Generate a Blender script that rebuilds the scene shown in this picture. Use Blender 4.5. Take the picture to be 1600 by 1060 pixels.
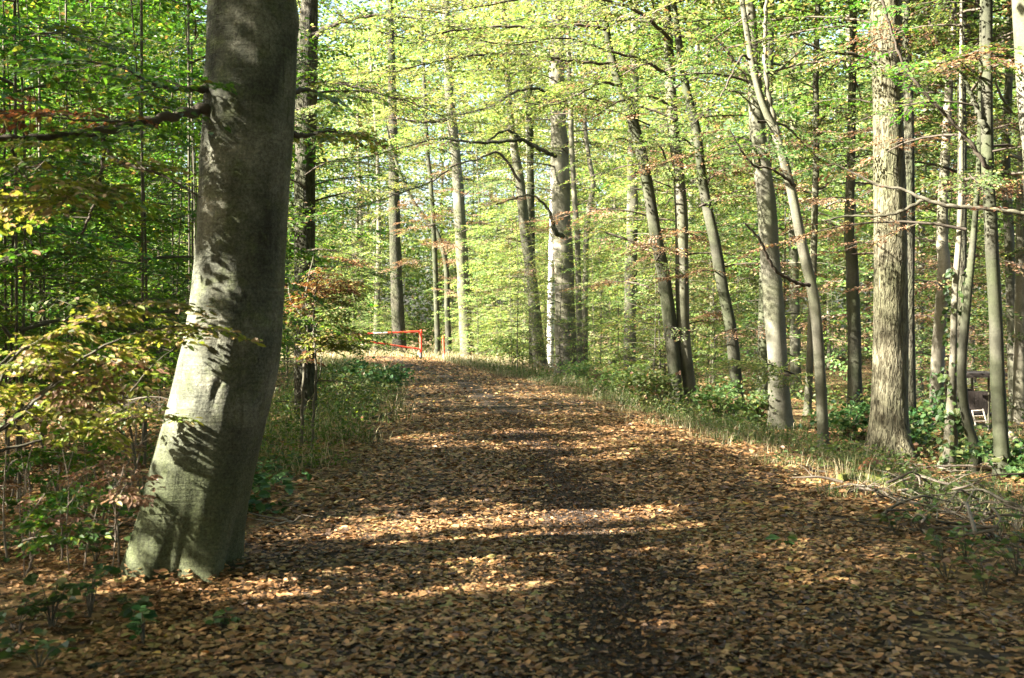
import bpy, math, random
import numpy as np
from mathutils import Vector, noise as mnoise

# ------------------------------------------------------------------ camera, sky, sun, exposure
for _o in list(bpy.data.objects):
    bpy.data.objects.remove(_o)
SC = bpy.context.scene
COL = SC.collection
W0, H0, F, HZ, CAMZ = 1600.0, 1060.0, 40.0 / 36.0 * 1600.0, 507.0, 1.6
cam_d = bpy.data.cameras.new("camera")
cam = bpy.data.objects.new("camera", cam_d)
COL.objects.link(cam)
cam_d.lens, cam_d.sensor_width = 40.0, 36.0
cam_d.clip_start, cam_d.clip_end = 0.1, 2000.0
PITCH = -math.atan((530.0 - HZ) / F)
cam.location = (0, 0, CAMZ)
cam.rotation_euler = (math.pi / 2 + PITCH, 0, 0)
cam_d.dof.use_dof = True
cam_d.dof.focus_distance = 15.0
cam_d.dof.aperture_fstop = 3.5
SC.camera = cam

SUN_EL = math.radians(33)
SUN_H = np.array([-0.94, -0.30]); SUN_H = SUN_H / np.linalg.norm(SUN_H)
SUN = np.array([SUN_H[0] * math.cos(SUN_EL), SUN_H[1] * math.cos(SUN_EL), math.sin(SUN_EL)])
world = bpy.data.worlds.new("World")
SC.world = world
world.use_nodes = True
wn = world.node_tree
sky = wn.nodes.new("ShaderNodeTexSky")
sky.sky_type = 'NISHITA'
sky.sun_disc = False
sky.sun_elevation = SUN_EL
sky.sun_rotation = math.atan2(SUN[0], SUN[1])
sky.air_density, sky.dust_density = 1.0, 4.0
wn.links.new(sky.outputs[0], wn.nodes["Background"].inputs[0])
wn.nodes["Background"].inputs[1].default_value = 0.05
sun_d = bpy.data.lights.new("sun", 'SUN')
sun_d.energy, sun_d.angle, sun_d.color = 5.0, math.radians(0.53), (1.0, 0.93, 0.80)
sun = bpy.data.objects.new("sun", sun_d)
COL.objects.link(sun)
sun.rotation_euler = Vector(SUN).to_track_quat('Z', 'Y').to_euler()
SC.view_settings.view_transform = 'Standard'
SC.view_settings.look = 'None'
SC.view_settings.gamma = 1.0
SC.view_settings.exposure = 3.8
SC.render.engine = 'CYCLES'
SC.cycles.max_bounces = 7
SC.cycles.diffuse_bounces = 3
SC.cycles.glossy_bounces = 2
SC.cycles.transmission_bounces = 4
SC.cycles.use_denoising = True
SC.cycles.sample_clamp_indirect = 6.0

# ------------------------------------------------------------------ geometry helpers
def ss(a, b, x):
    t = np.clip((np.asarray(x, float) - a) / (b - a), 0, 1)
    return t * t * (3 - 2 * t)

PY_ = [-30, 0, 6.7, 12.75, 19.9, 30.6, 39, 50, 58, 66, 76, 90]
PC_ = [0.0, 0.1, 0.3, 0.62, 0.1, -1.1, -2.9, -4.9, -7.0, -10.5, -17, -30]
PW_ = [2.7, 2.7, 2.6, 2.55, 2.15, 2.0, 2.0, 2.0, 2.0, 2.0, 2.0, 2.0]
def path_c(y): return np.interp(y, PY_, PC_)
def path_w(y): return np.interp(y, PY_, PW_)

def ground(x, y):
    x = np.asarray(x, float); y = np.asarray(y, float)
    c, w = path_c(y), path_w(y)
    r = x - (c + w); l = (c - w) - x
    z = 0.035 * np.sin(x * 1.1 + 0.4) * np.sin(y * 0.7) + 0.025 * np.sin(x * 2.3 + y * 1.7)
    z = z * ss(-0.6, 1.2, np.maximum(r, l)) + 0.02 * np.sin(x * .9 + y * .31) * np.cos(y * .53)
    z = z - 0.28 * ss(0.0, 2.2, r) - 0.12 * ss(0.1, 2.0, l)
    z = z - 1.1 * ss(4, 14, r) * ss(16, 34, y) + 0.6 * ss(20, 60, np.abs(x)) * ss(0, 30, y)
    return z

def PX(px, py, Y):
    dx, dz = (px - 800.0) / F, (530.0 - py) / F
    cp, sp = math.cos(PITCH), math.sin(PITCH)
    vy, vz = cp - dz * sp, sp + dz * cp
    k = Y / vy
    return np.array([dx * k, Y, CAMZ + vz * k])

def GP(px, py):
    Y = 3.0
    while Y < 200:
        p = PX(px, py, Y)
        if p[2] <= ground(p[0], p[1]):
            return np.array([p[0], p[1], float(ground(p[0], p[1]))])
        Y += 0.02
    return PX(px, py, 60.0)

class MB:
    def __init__(s): s.v, s.f, s.r, s.m, s.n = [], [], [], [], 0
    def add(s, v, f, r=0.5, mi=0):
        v = np.asarray(v, np.float32).reshape(-1, 3); f = np.asarray(f, np.int64)
        if len(f) == 0: return
        s.v.append(v); s.f.append(f + s.n); s.n += len(v)
        s.r.append(np.broadcast_to(np.asarray(r, np.float32), (len(f),)))
        s.m.append(np.broadcast_to(np.asarray(mi, np.int32), (len(f),)))
    def mesh(s, name, smooth=True):
        me = bpy.data.meshes.new(name)
        V = np.concatenate(s.v)
        me.vertices.add(len(V)); me.vertices.foreach_set("co", V.ravel())
        cnt = np.concatenate([np.full(len(f), f.shape[1], np.int32) for f in s.f])
        idx = np.concatenate([f.ravel() for f in s.f]).astype(np.int32)
        me.loops.add(len(idx)); me.loops.foreach_set("vertex_index", idx)
        st = np.zeros(len(cnt), np.int32); st[1:] = np.cumsum(cnt)[:-1]
        me.polygons.add(len(cnt)); me.polygons.foreach_set("loop_start", st)
        try: me.polygons.foreach_set("loop_total", cnt)
        except Exception: pass
        me.polygons.foreach_set("use_smooth", np.full(len(cnt), smooth, bool))
        me.polygons.foreach_set("material_index", np.concatenate(s.m))
        a = me.attributes.new("rnd", 'FLOAT', 'FACE'); a.data.foreach_set("value", np.concatenate(s.r))
        me.update(calc_edges=True)
        return me

def link(name, me, mats, parent=None, loc=None):
    o = bpy.data.objects.new(name, me); COL.objects.link(o)
    if me is not None and len(me.materials) == 0:
        for m in (mats if isinstance(mats, (list, tuple)) else [mats]): me.materials.append(m)
    elif me is not None:
        for i, m in enumerate(mats if isinstance(mats, (list, tuple)) else [mats]):
            if me.materials[i] != m:
                o.material_slots[i].link = 'OBJECT'; o.material_slots[i].material = m
    if parent is not None: o.parent = parent
    if loc is not None: o.location = [float(c) for c in loc]
    return o

def tag(o, label, cat, group=None, kind=None):
    if label: o["label"] = label
    if cat: o["category"] = cat
    if group: o["group"] = group
    if kind: o["kind"] = kind
    return o

def thing(name, label, cat, loc, group=None, rz=0.0):
    o = bpy.data.objects.new(name, None); COL.objects.link(o)
    o.empty_display_size = 0.3
    o.location = [float(c) for c in loc]; o.rotation_euler = (0, 0, rz)
    return tag(o, label, cat, group)

def nz(v): return v / np.maximum(np.linalg.norm(v, axis=-1, keepdims=True), 1e-9)

def spline(P, n):
    """Catmull-Rom through rows of P, n samples."""
    P = np.asarray(P, float); m = len(P)
    if m == 2: return P[0] + (P[1] - P[0]) * np.linspace(0, 1, n)[:, None]
    Q = np.vstack([2 * P[0] - P[1], P, 2 * P[-1] - P[-2]])
    d = np.r_[0, np.cumsum(np.linalg.norm(np.diff(P[:, :3], axis=0), axis=1) + 1e-6)]
    u = np.linspace(0, d[-1], n); k = np.clip(np.searchsorted(d, u, 'right') - 1, 0, m - 2)
    t = ((u - d[k]) / (d[k + 1] - d[k]))[:, None]
    a, b, c, e = Q[k], Q[k + 1], Q[k + 2], Q[k + 3]
    return 0.5 * (2 * b + (c - a) * t + (2 * a - 5 * b + 4 * c - e) * t ** 2 + (3 * b - a - 3 * c + e) * t ** 3)

def tube(mb, pts, rad, sides=8, mi=0, r=0.5, disp=None, cap=True):
    pts = np.asarray(pts, float); rad = np.asarray(rad, float); n = len(pts)
    T = nz(np.gradient(pts, axis=0))
    up = np.array([1.0, 0, 0]) if abs(T[0][0]) < 0.8 else np.array([0, 1.0, 0])
    A = np.zeros((n, 3)); a = up
    for i in range(n):
        a = a - T[i] * a.dot(T[i]); a = a / max(np.linalg.norm(a), 1e-9); A[i] = a
    B = np.cross(T, A)
    th = np.arange(sides) * 2 * math.pi / sides
    R = np.repeat(rad[:, None], sides, 1)
    if disp is not None: R = R * disp(th, pts)
    V = pts[:, None, :] + R[..., None] * (np.cos(th)[None, :, None] * A[:, None, :] + np.sin(th)[None, :, None] * B[:, None, :])
    i, j = np.meshgrid(np.arange(n - 1), np.arange(sides), indexing='ij')
    a0 = (i * sides + j).ravel(); b0 = (i * sides + (j + 1) % sides).ravel()
    mb.add(V.reshape(-1, 3), np.stack([a0, b0, b0 + sides, a0 + sides], 1), r, mi)
    if cap:
        base = V[-1]; c = pts[-1] + T[-1] * rad[-1] * 0.6
        mb.add(np.vstack([base, c]), np.stack([np.arange(sides), (np.arange(sides) + 1) % sides, np.full(sides, sides)], 1), r, mi)
        base = V[0]; c = pts[0] - T[0] * rad[0] * 0.3
        mb.add(np.vstack([base, c]), np.stack([(np.arange(sides) + 1) % sides, np.arange(sides), np.full(sides, sides)], 1), r, mi)

def leaf_faces(mb, pos, d, nr, size, rng, shape='oval', mi=0, width=0.6, rnd=None, fold=0.18):
    d = nz(d); side = nz(np.cross(nr, d)); nr = np.cross(d, side); N = len(pos)
    if N == 0: return
    L = size[:, None]; Wd = L * width * 0.5
    rnd = rng.random(N) if rnd is None else rnd
    if shape == 'oval':
        v = np.stack([pos, pos + d * L * .28 + side * Wd * .92 + nr * L * fold * .5, pos + d * L * .68 + side * Wd * .8 + nr * L * fold * .4,
                      pos + d * L - nr * L * .06, pos + d * L * .68 - side * Wd * .8 + nr * L * fold * .4,
                      pos + d * L * .28 - side * Wd * .92 + nr * L * fold * .5], 1)
        b = np.arange(N)[:, None] * 6
        f = np.concatenate([b + [0, 1, 2, 3], b + [0, 3, 4, 5]]); rr = np.concatenate([rnd, rnd])
    else:
        v = np.stack([pos, pos + d * L * .42 + side * Wd, pos + d * L, pos + d * L * .42 - side * Wd], 1)
        b = np.arange(N)[:, None] * 4
        f = b + [0, 1, 2, 3]; rr = rnd
    mb.add(v.reshape(-1, 3), f, rr, mi)

# ------------------------------------------------------------------ materials
def mat(name):
    m = bpy.data.materials.new(name); m.use_nodes = True
    nt = m.node_tree; b = nt.nodes["Principled BSDF"]
    return m, nt, b

def ramp(nt, stops, src, interp='LINEAR'):
    r = nt.nodes.new("ShaderNodeValToRGB"); r.color_ramp.interpolation = interp
    e = r.color_ramp.elements
    while len(e) < len(stops): e.new(0.5)
    for k, (p, c) in enumerate(stops): e[k].position = p; e[k].color = (*c, 1)
    nt.links.new(src, r.inputs[0]); return r.outputs[0]

def noise_tex(nt, scale, vec=None, detail=4.0, rough=0.55, dist=0.0):
    n = nt.nodes.new("ShaderNodeTexNoise")
    n.inputs["Scale"].default_value = scale; n.inputs["Detail"].default_value = detail
    n.inputs["Roughness"].default_value = rough; n.inputs["Distortion"].default_value = dist
    if vec is not None: nt.links.new(vec, n.inputs["Vector"])
    return n.outputs[0]

def mapping(nt, scale, kind="Object"):
    tc = nt.nodes.new("ShaderNodeTexCoord"); mp = nt.nodes.new("ShaderNodeMapping")
    mp.inputs["Scale"].default_value = scale
    nt.links.new(tc.outputs[kind], mp.inputs["Vector"]); return mp.outputs[0]

def mix(nt, fac, a, b, mode='MIX'):
    m = nt.nodes.new("ShaderNodeMix"); m.data_type = 'RGBA'; m.blend_type = mode
    for s, k in ((fac, 0), (a, 6), (b, 7)):
        if isinstance(s, (int, float)): m.inputs[k].default_value = s
        elif isinstance(s, tuple): m.inputs[k].default_value = (*s, 1)
        else: nt.links.new(s, m.inputs[k])
    return m.outputs[2]

def bump(nt, b, h, strength, dist):
    n = nt.nodes.new("ShaderNodeBump"); n.inputs["Strength"].default_value = strength; n.inputs["Distance"].default_value = dist
    nt.links.new(h, n.inputs["Height"]); nt.links.new(n.outputs[0], b.inputs["Normal"])

def leaf_mat(name, stops, trans=0.45, tint=(1.25, 1.3, 0.7), hue=0.03):
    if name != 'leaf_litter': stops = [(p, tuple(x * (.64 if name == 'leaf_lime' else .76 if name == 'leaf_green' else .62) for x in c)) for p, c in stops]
    else: stops = [(p, (c[0] * .75, c[1] * .67, c[2] * .59)) for p, c in stops]
    m, nt, b = mat(name)
    at = nt.nodes.new("ShaderNodeAttribute"); at.attribute_name = "rnd"
    col = ramp(nt, stops, at.outputs["Fac"])
    oi = nt.nodes.new("ShaderNodeObjectInfo")
    hs = nt.nodes.new("ShaderNodeHueSaturation")
    mr = nt.nodes.new("ShaderNodeMapRange"); mr.inputs[3].default_value = 0.5 - hue; mr.inputs[4].default_value = 0.5 + hue
    nt.links.new(oi.outputs["Random"], mr.inputs[0]); nt.links.new(mr.outputs[0], hs.inputs["Hue"])
    mr2 = nt.nodes.new("ShaderNodeMapRange"); mr2.inputs[3].default_value = 0.8; mr2.inputs[4].default_value = 1.2
    nt.links.new(oi.outputs["Random"], mr2.inputs[0]); nt.links.new(mr2.outputs[0], hs.inputs["Value"])
    nt.links.new(col, hs.inputs["Color"]); col = hs.outputs[0]
    nt.links.new(col, b.inputs["Base Color"])
    b.inputs["Roughness"].default_value = 0.5; b.inputs["Specular IOR Level"].default_value = 0.3
    t = nt.nodes.new("ShaderNodeBsdfTranslucent"); nt.links.new(mix(nt, 1.0, col, tint, 'MULTIPLY'), t.inputs[0])
    ms = nt.nodes.new("ShaderNodeMixShader"); ms.inputs[0].default_value = trans
    nt.links.new(b.outputs[0], ms.inputs[1]); nt.links.new(t.outputs[0], ms.inputs[2])
    nt.links.new(ms.outputs[0], nt.nodes["Material Output"].inputs[0])
    return m

M = {}
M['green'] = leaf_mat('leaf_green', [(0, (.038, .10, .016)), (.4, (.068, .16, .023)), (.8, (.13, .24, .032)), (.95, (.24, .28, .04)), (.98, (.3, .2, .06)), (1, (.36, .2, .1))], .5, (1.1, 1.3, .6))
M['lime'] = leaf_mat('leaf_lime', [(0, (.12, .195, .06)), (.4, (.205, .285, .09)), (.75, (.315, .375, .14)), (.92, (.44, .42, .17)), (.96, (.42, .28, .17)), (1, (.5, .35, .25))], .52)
M['mid'] = leaf_mat('leaf_mid', [(0, (.07, .125, .04)), (.4, (.12, .19, .055)), (.75, (.19, .26, .08)), (.90, (.30, .30, .11)), (.93, (.32, .19, .11)), (1, (.4, .26, .17))], .48)
M['dry'] = leaf_mat('leaf_dry', [(0, (.15, .08, .045)), (.4, (.27, .15, .09)), (.8, (.40, .25, .16)), (1, (.3, .3, .08))], .35, (1.2, 1.0, .8), .01)
M['rust'] = leaf_mat('leaf_rust', [(0, (.13, .05, .024)), (.45, (.26, .12, .055)), (.7, (.36, .22, .09)), (1, (.28, .32, .06))], .4, (1.3, 1.0, .7), .01)
M['edge'] = leaf_mat('leaf_edge', [(0, (.12, .19, .025)), (.35, (.24, .32, .04)), (.65, (.44, .44, .07)), (.82, (.46, .33, .17)), (1, (.55, .42, .30))], .45, (1.2, 1.15, .75), .01)
M['ivy'] = leaf_mat('leaf_ivy', [(0, (.032, .078, .022)), (.5, (.06, .13, .034)), (.85, (.12, .20, .05)), (1, (.25, .22, .1))], .3)
M['litter'] = leaf_mat('leaf_litter', [(0, (.03, .018, .009)), (.12, (.05, .029, .014)), (.26, (.12, .068, .031)), (.45, (.23, .132, .06)), (.65, (.37, .225, .105)), (.80, (.49, .33, .18)), (.88, (.30, .27, .11)), (.94, (.22, .24, .08)), (.975, (.42, .20, .07)), (.99, (.5, .40, .05)), (1, (.52, .36, .2))], .15, (1.2, 1.0, .7), 0)
M['grass'] = leaf_mat('grass_blade', [(0, (.04, .085, .02)), (.45, (.08, .13, .035)), (.7, (.17, .20, .07)), (.85, (.34, .29, .15)), (1, (.46, .39, .24))], .35, (1.15, 1.15, .8), .0)
M['straw'] = leaf_mat('straw_blade', [(0, (.09, .12, .04)), (.25, (.25, .22, .10)), (.6, (.42, .35, .20)), (1, (.52, .44, .29))], .3, (1.1, 1.05, .85), .0)

def bark_mat(name, light, dark, green, g_amt, oak=False, streak=0.5, bstr=0.35):
    light, dark, green = (tuple(x * .66 for x in c) for c in (light, dark, green))
    m, nt, b = mat(name)
    v1 = mapping(nt, (1, 1, 1)); v2 = mapping(nt, (7, 7, 0.9)); v3 = mapping(nt, (3, 3, 26))
    n1 = noise_tex(nt, 1.6, v1, 6, .62); n2 = noise_tex(nt, 1.0, v2, 5, .6); n3 = noise_tex(nt, 1.0, v3, 3, .5)
    n4 = noise_tex(nt, 34, v1, 4, .7); n5 = noise_tex(nt, 0.9, v1, 5, .6, .6)
    col = ramp(nt, [(.34, dark), (.50, tuple((a + c) / 2 for a, c in zip(dark, light))), (.66, light)], n1)
    col = mix(nt, streak, col, ramp(nt, [(.3, (.45, .45, .45)), (.62, (1.15, 1.15, 1.15))], n2), 'MULTIPLY')
    col = mix(nt, ramp(nt, [(.5 - .12 * g_amt, (0, 0, 0)), (.72, (g_amt,) * 3)], n5), col, green)
    col = mix(nt, .55, col, ramp(nt, [(.3, (.6, .6, .6)), (.7, (1.25, 1.25, 1.25))], n4), 'MULTIPLY')
    if oak:
        v6 = mapping(nt, (30, 30, 6.5)); n6 = noise_tex(nt, 1.0, v6, 3, .5, .9)
        rid = ramp(nt, [(.36, (0, 0, 0)), (.50, (.75, .75, .75)), (.62, (1, 1, 1))], n6)
        col = mix(nt, .9, col, ramp(nt, [(.38, (.38, .35, .30)), (.52, (1.05, 1.05, 1.05))], n6), 'MULTIPLY')
        bump(nt, b, rid, .9, .03)
    else:
        s = nt.nodes.new("ShaderNodeMath"); s.operation = 'ADD'
        nt.links.new(n3, s.inputs[0]); nt.links.new(n4, s.inputs[1]); bump(nt, b, s.outputs[0], bstr, .012)
    nt.links.new(col, b.inputs["Base Color"]); b.inputs["Roughness"].default_value = .85
    b.inputs["Specular IOR Level"].default_value = .2
    return m

M['beech'] = bark_mat('bark_beech', (.21, .20, .15), (.085, .082, .06), (.095, .11, .045), .8)
M['pale'] = bark_mat('bark_pale', (.29, .265, .205), (.13, .122, .09), (.12, .13, .06), .6)
M['moss'] = bark_mat('bark_mossy_shaded', (.11, .108, .076), (.036, .036, .025), (.05, .068, .022), .95)  # mossy bark, colour lowered to paint in the shade on the leaning trunks
M['dark'] = bark_mat('bark_dark', (.13, .12, .085), (.045, .042, .03), (.06, .08, .03), .8, True)
M['oak'] = bark_mat('bark_oak', (.225, .205, .135), (.115, .107, .068), (.11, .125, .05), .75, True)
M['twig'] = bark_mat('bark_twig', (.16, .13, .10), (.05, .04, .03), (.08, .08, .04), .4)
M['deadwood'] = bark_mat('dead_wood', (.42, .36, .29), (.16, .125, .095), (.17, .16, .1), .4)
M['stem'] = bark_mat('bark_stem', (.19, .17, .125), (.075, .068, .05), (.08, .09, .04), .5)
M['mosslog'] = bark_mat('moss_on_log', (.22, .24, .05), (.09, .11, .02), (.27, .30, .05), .9)
def birch_mat():
    m, nt, b = mat('bark_birch')
    n = noise_tex(nt, 1, mapping(nt, (3, 3, 11)), 3, .6); c = ramp(nt, [(.40, (.03, .028, .025)), (.46, (.6, .57, .53)), (.7, (.72, .7, .66))], n)
    nt.links.new(c, b.inputs["Base Color"]); b.inputs["Roughness"].default_value = .7; return m
M['birch'] = birch_mat()
def old_beech():
    m, nt, b = mat('bark_old_beech')
    v = mapping(nt, (1, 1, 1)); n1 = noise_tex(nt, 2.2, v, 7, .65, .4); n2 = noise_tex(nt, 1, mapping(nt, (5, 5, .55)), 6, .6, .3); n3 = noise_tex(nt, 1, mapping(nt, (2.2, 2.2, 30)), 4, .6, .4)
    n4 = noise_tex(nt, 55, v, 4, .7); n5 = noise_tex(nt, 1, mapping(nt, (9, 9, 3.2)), 6, .7, .8); n6 = noise_tex(nt, 6.5, v, 5, .7)
    col = ramp(nt, [(.36, (.036, .038, .028)), (.5, (.082, .085, .062)), (.64, (.165, .16, .122))], n1)
    col = mix(nt, .8, col, ramp(nt, [(.34, (.34, .33, .30)), (.47, (.85, .85, .83)), (.66, (1.2, 1.2, 1.18))], n2), 'MULTIPLY')
    col = mix(nt, ramp(nt, [(.50, (0, 0, 0)), (.68, (.7, .7, .7))], n6), col, (.085, .10, .04))
    col = mix(nt, ramp(nt, [(.64, (0, 0, 0)), (.70, (.85, .85, .85))], n5), col, (.025, .024, .019))
    tc = nt.nodes.new("ShaderNodeTexCoord"); sp = nt.nodes.new("ShaderNodeSeparateXYZ"); nt.links.new(tc.outputs["Object"], sp.inputs[0])
    ad = nt.nodes.new("ShaderNodeMath"); ad.operation = 'MULTIPLY_ADD'; nt.links.new(n1, ad.inputs[0]); ad.inputs[1].default_value = -1.3; nt.links.new(sp.outputs[2], ad.inputs[2])
    col = mix(nt, ramp(nt, [(0, (.75, .75, .75)), (.35, (0, 0, 0))], ad.outputs[0]), col, (.05, .06, .024))
    n7 = noise_tex(nt, 1, mapping(nt, (16, 16, 1.6)), 5, .6, .6); n8 = noise_tex(nt, 1, mapping(nt, (5, 5, 60)), 3, .6, .5); n9 = noise_tex(nt, 120, v, 3, .8)
    col = mix(nt, .8, col, ramp(nt, [(.30, (.35, .35, .33)), (.40, (1, 1, 1))], n7), 'MULTIPLY')
    col = mix(nt, .22, col, ramp(nt, [(.36, (.45, .45, .44)), (.5, (1.1, 1.1, 1.1))], n8), 'MULTIPLY')
    col = mix(nt, .6, col, ramp(nt, [(.35, (.5, .5, .5)), (.65, (1.4, 1.4, 1.4))], n9), 'MULTIPLY')
    col = mix(nt, .8, col, ramp(nt, [(.36, (.5, .5, .5)), (.64, (1.35, 1.35, 1.35))], n4), 'MULTIPLY')
    nt.links.new(col, b.inputs["Base Color"]); b.inputs["Roughness"].default_value = .85; b.inputs["Specular IOR Level"].default_value = .2
    s1 = nt.nodes.new("ShaderNodeMath"); s1.operation = 'ADD'; nt.links.new(n3, s1.inputs[0]); nt.links.new(n5, s1.inputs[1])
    s2 = nt.nodes.new("ShaderNodeMath"); s2.operation = 'MULTIPLY_ADD'; nt.links.new(n4, s2.inputs[0]); s2.inputs[1].default_value = .5; nt.links.new(s1.outputs[0], s2.inputs[2])
    bump(nt, b, s2.outputs[0], .85, .016); return m
M['oldbeech'] = old_beech()

def paint(name, c, c2, rough=.45):
    m, nt, b = mat(name)
    n = noise_tex(nt, 9, mapping(nt, (1, 1, 1)), 5, .65)
    nt.links.new(ramp(nt, [(.3, c2), (.45, c), (.75, tuple(min(1, x * 1.15) for x in c))], n), b.inputs["Base Color"])
    b.inputs["Roughness"].default_value = rough; return m
M['red'] = paint('red_paint', (.62, .055, .03), (.45, .04, .025))
M['white'] = paint('white_paint', (.75, .72, .66), (.5, .46, .4))
M['metal'] = paint('dark_metal', (.06, .06, .07), (.1, .07, .05), .5)
M['plank'] = paint('dark_planks', (.018, .012, .009), (.01, .008, .006), .85)
M['palewood'] = paint('pale_wood', (.32, .28, .23), (.2, .17, .13), .8)
M['rotten'] = paint('rotten_wood', (.26, .085, .03), (.12, .045, .02), .9)

def soil_mat(name, dark, stops, sc=13.0):
    m, nt, b = mat(name)
    v = mapping(nt, (1, 1, 1))
    vo = nt.nodes.new("ShaderNodeTexVoronoi"); vo.inputs["Scale"].default_value = sc
    wob = nt.nodes.new("ShaderNodeVectorMath"); wob.operation = 'ADD'
    nn = nt.nodes.new("ShaderNodeTexNoise"); nn.inputs["Scale"].default_value = 9
    nt.links.new(v, nn.inputs["Vector"]); sm = nt.nodes.new("ShaderNodeVectorMath"); sm.operation = 'SCALE'; sm.inputs[3].default_value = .12
    nt.links.new(nn.outputs["Color"], sm.inputs[0]); nt.links.new(v, wob.inputs[0]); nt.links.new(sm.outputs[0], wob.inputs[1])
    nt.links.new(wob.outputs[0], vo.inputs["Vector"])
    sep = nt.nodes.new("ShaderNodeSeparateColor"); nt.links.new(vo.outputs["Color"], sep.inputs[0])
    col = ramp(nt, stops, sep.outputs[0])
    big = noise_tex(nt, .55, v, 5, .6)
    col = mix(nt, ramp(nt, [(.40, (.85, .85, .85)), (.62, (.1, .1, .1))], big), col, dark)
    at = nt.nodes.new('ShaderNodeAttribute'); at.attribute_name = 'track'; gr = noise_tex(nt, 38, v, 6, .75); col = mix(nt, at.outputs['Fac'], col, ramp(nt, [(.35, tuple(c * .5 for c in dark)), (.55, tuple(c * 1.2 for c in dark)), (.7, tuple(c * 4 for c in dark))], gr))
    nt.links.new(col, b.inputs["Base Color"]); b.inputs["Roughness"].default_value = .95; b.inputs["Specular IOR Level"].default_value = .1
    bump(nt, b, sep.outputs[1], .8, .03)
    return m
M['soil'] = soil_mat('forest_soil', (.035, .026, .014), [(0, (.03, .02, .01)), (.35, (.09, .055, .025)), (.6, (.19, .115, .05)), (.85, (.30, .19, .09)), (1, (.12, .14, .04))])
M['pathsoil'] = soil_mat('path_soil', (.022, .017, .014), [(0, (.015, .011, .009)), (.4, (.035, .025, .016)), (.65, (.10, .066, .032)), (.9, (.24, .16, .08)), (1, (.2, .18, .07))], 18.)

# ------------------------------------------------------------------ setting: ground and path
def grid(xs, ys, zf):
    X, Y = np.meshgrid(xs, ys, indexing='ij'); Z = zf(X, Y)
    V = np.stack([X, Y, Z], -1).reshape(-1, 3); n = len(ys)
    i, j = np.meshgrid(np.arange(len(xs) - 1), np.arange(n - 1), indexing='ij'); a = (i * n + j).ravel()
    return V, np.stack([a, a + n, a + n + 1, a + 1], 1)
xs = np.concatenate([np.linspace(-400, -30, 30)[:-1], np.linspace(-30, -8, 56)[:-1], np.linspace(-8, 10, 121)[:-1], np.linspace(10, 40, 76)[:-1], np.linspace(40, 400, 30)])
ys = np.concatenate([np.linspace(-200, 0, 30)[:-1], np.linspace(0, 60, 301)[:-1], np.linspace(60, 110, 81)[:-1], np.linspace(110, 700, 40)])
mb = MB(); mb.add(*grid(xs, ys, ground))
tag(link('ground', mb.mesh('ground'), M['soil']), 'forest floor of brown leaves and soil on both sides of the path', 'ground', kind='structure')
ty = np.linspace(0, 57.5, 421); tx = np.linspace(-1, 1, 81)
C, Wd = path_c(ty), path_w(ty)
edge = .16 * np.sin(ty * 1.7) + .1 * np.sin(ty * 4.1 + 1)
X = C[:, None] + (Wd + edge)[:, None] * tx[None, :]; Y = np.repeat(ty[:, None], 81, 1)
Z = ground(X, Y) + .045 * (1 - tx[None, :] ** 2) - .02 * np.abs(tx[None, :]) ** 8
Z -= .02 * np.exp(-((tx[None, :] - .18) / .13) ** 2)
i, j = np.meshgrid(np.arange(420), np.arange(80), indexing='ij'); a = (i * 81 + j).ravel()
mb = MB(); mb.add(np.stack([X, Y, Z], -1).reshape(-1, 3), np.stack([a, a + 1, a + 82, a + 81], 1))
def track(u, y): return np.exp(-((u - np.interp(y, [5, 7, 12, 28], [.15, .11, -.04, -.1]) - .03 * np.sin(y * 1.9)) / (.15 + .03 * np.sin(y * 2.9))) ** 2) * (.88 + .1 * np.sin(y * 1.3 + 1))
pm = mb.mesh('path'); pa = pm.attributes.new('track', 'FLOAT', 'POINT'); pa.data.foreach_set('value', track(tx[None, :], Y).astype(np.float32).ravel())
tag(link('path', pm, M['pathsoil']), 'dirt forest track covered in fallen leaves running to the barrier', 'path', kind='structure')

# ------------------------------------------------------------------ gaps cut into the crowns to lay sun patches on ground and trunks
LIT = [(420, 836, 540, 840, 8, .5), (535, 839, 1070, 805, 11.5, 1.0), (955, 850, 1115, 830, 8, .8), (170, 925, 330, 905, 14, .85), (0, 905, 180, 900, 10, .6),
       (690, 690, 905, 680, 8, .97), (615, 692, 690, 688, 7, .8), (880, 728, 1000, 712, 8, .8), (945, 675, 1070, 668, 7, .9), (600, 798, 760, 790, 7, .35),
       (590, 592, 760, 584, 6, .98), (570, 574, 660, 569, 4, .97), (1215, 845, 1440, 880, 13, .65), (1010, 985, 1090, 974, 16, .9), (1200, 992, 1300, 985, 14, .5),
       (1000, 660, 1330, 745, 12, .75), (1250, 745, 1600, 800, 26, .6), (1400, 700, 1600, 735, 14, .6), (600, 640, 900, 640, 20, .25), (640, 612, 850, 600, 9, .5)]
T1B = GP(288, 888)
LITPTS = [(110, 560, 6.5, .75, .9), (20, 600, 6.3, .5, .85), (230, 535, 8.8, .5, .8), (375, 240, 7.1, .22, .6), (515, 455, 14.4, 1.1, .85), (60, 185, 6.4, .45, .6), (200, 300, 6.6, .4, .6), (330, 660, 7.1, .35, .5),
          (882, 450, 42, 1.7, .9), (880, 330, 42, 1.7, .8), (560, 540, 45, 3.5, .8), (640, 530, 52, 3.5, .9), (590, 500, 50, 3, .7)]
def lit_rays(Wp):
    p = np.zeros(len(Wp))
    for px, py, Y, r, pr in LITPTS:
        d = Wp - PX(px, py, Y); t = d @ SUN; dist = np.linalg.norm(d - t[:, None] * SUN, axis=1)
        p = np.maximum(p, pr * (1 - ss(.8, 1.2, dist / r)) * (t > 1.6 * max(r, .8)))
    t = Wp[:, 2] / SUN[2]
    return np.maximum(p, lit_prob(Wp[:, 0] - SUN[0] * t, Wp[:, 1] - SUN[1] * t))
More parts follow.
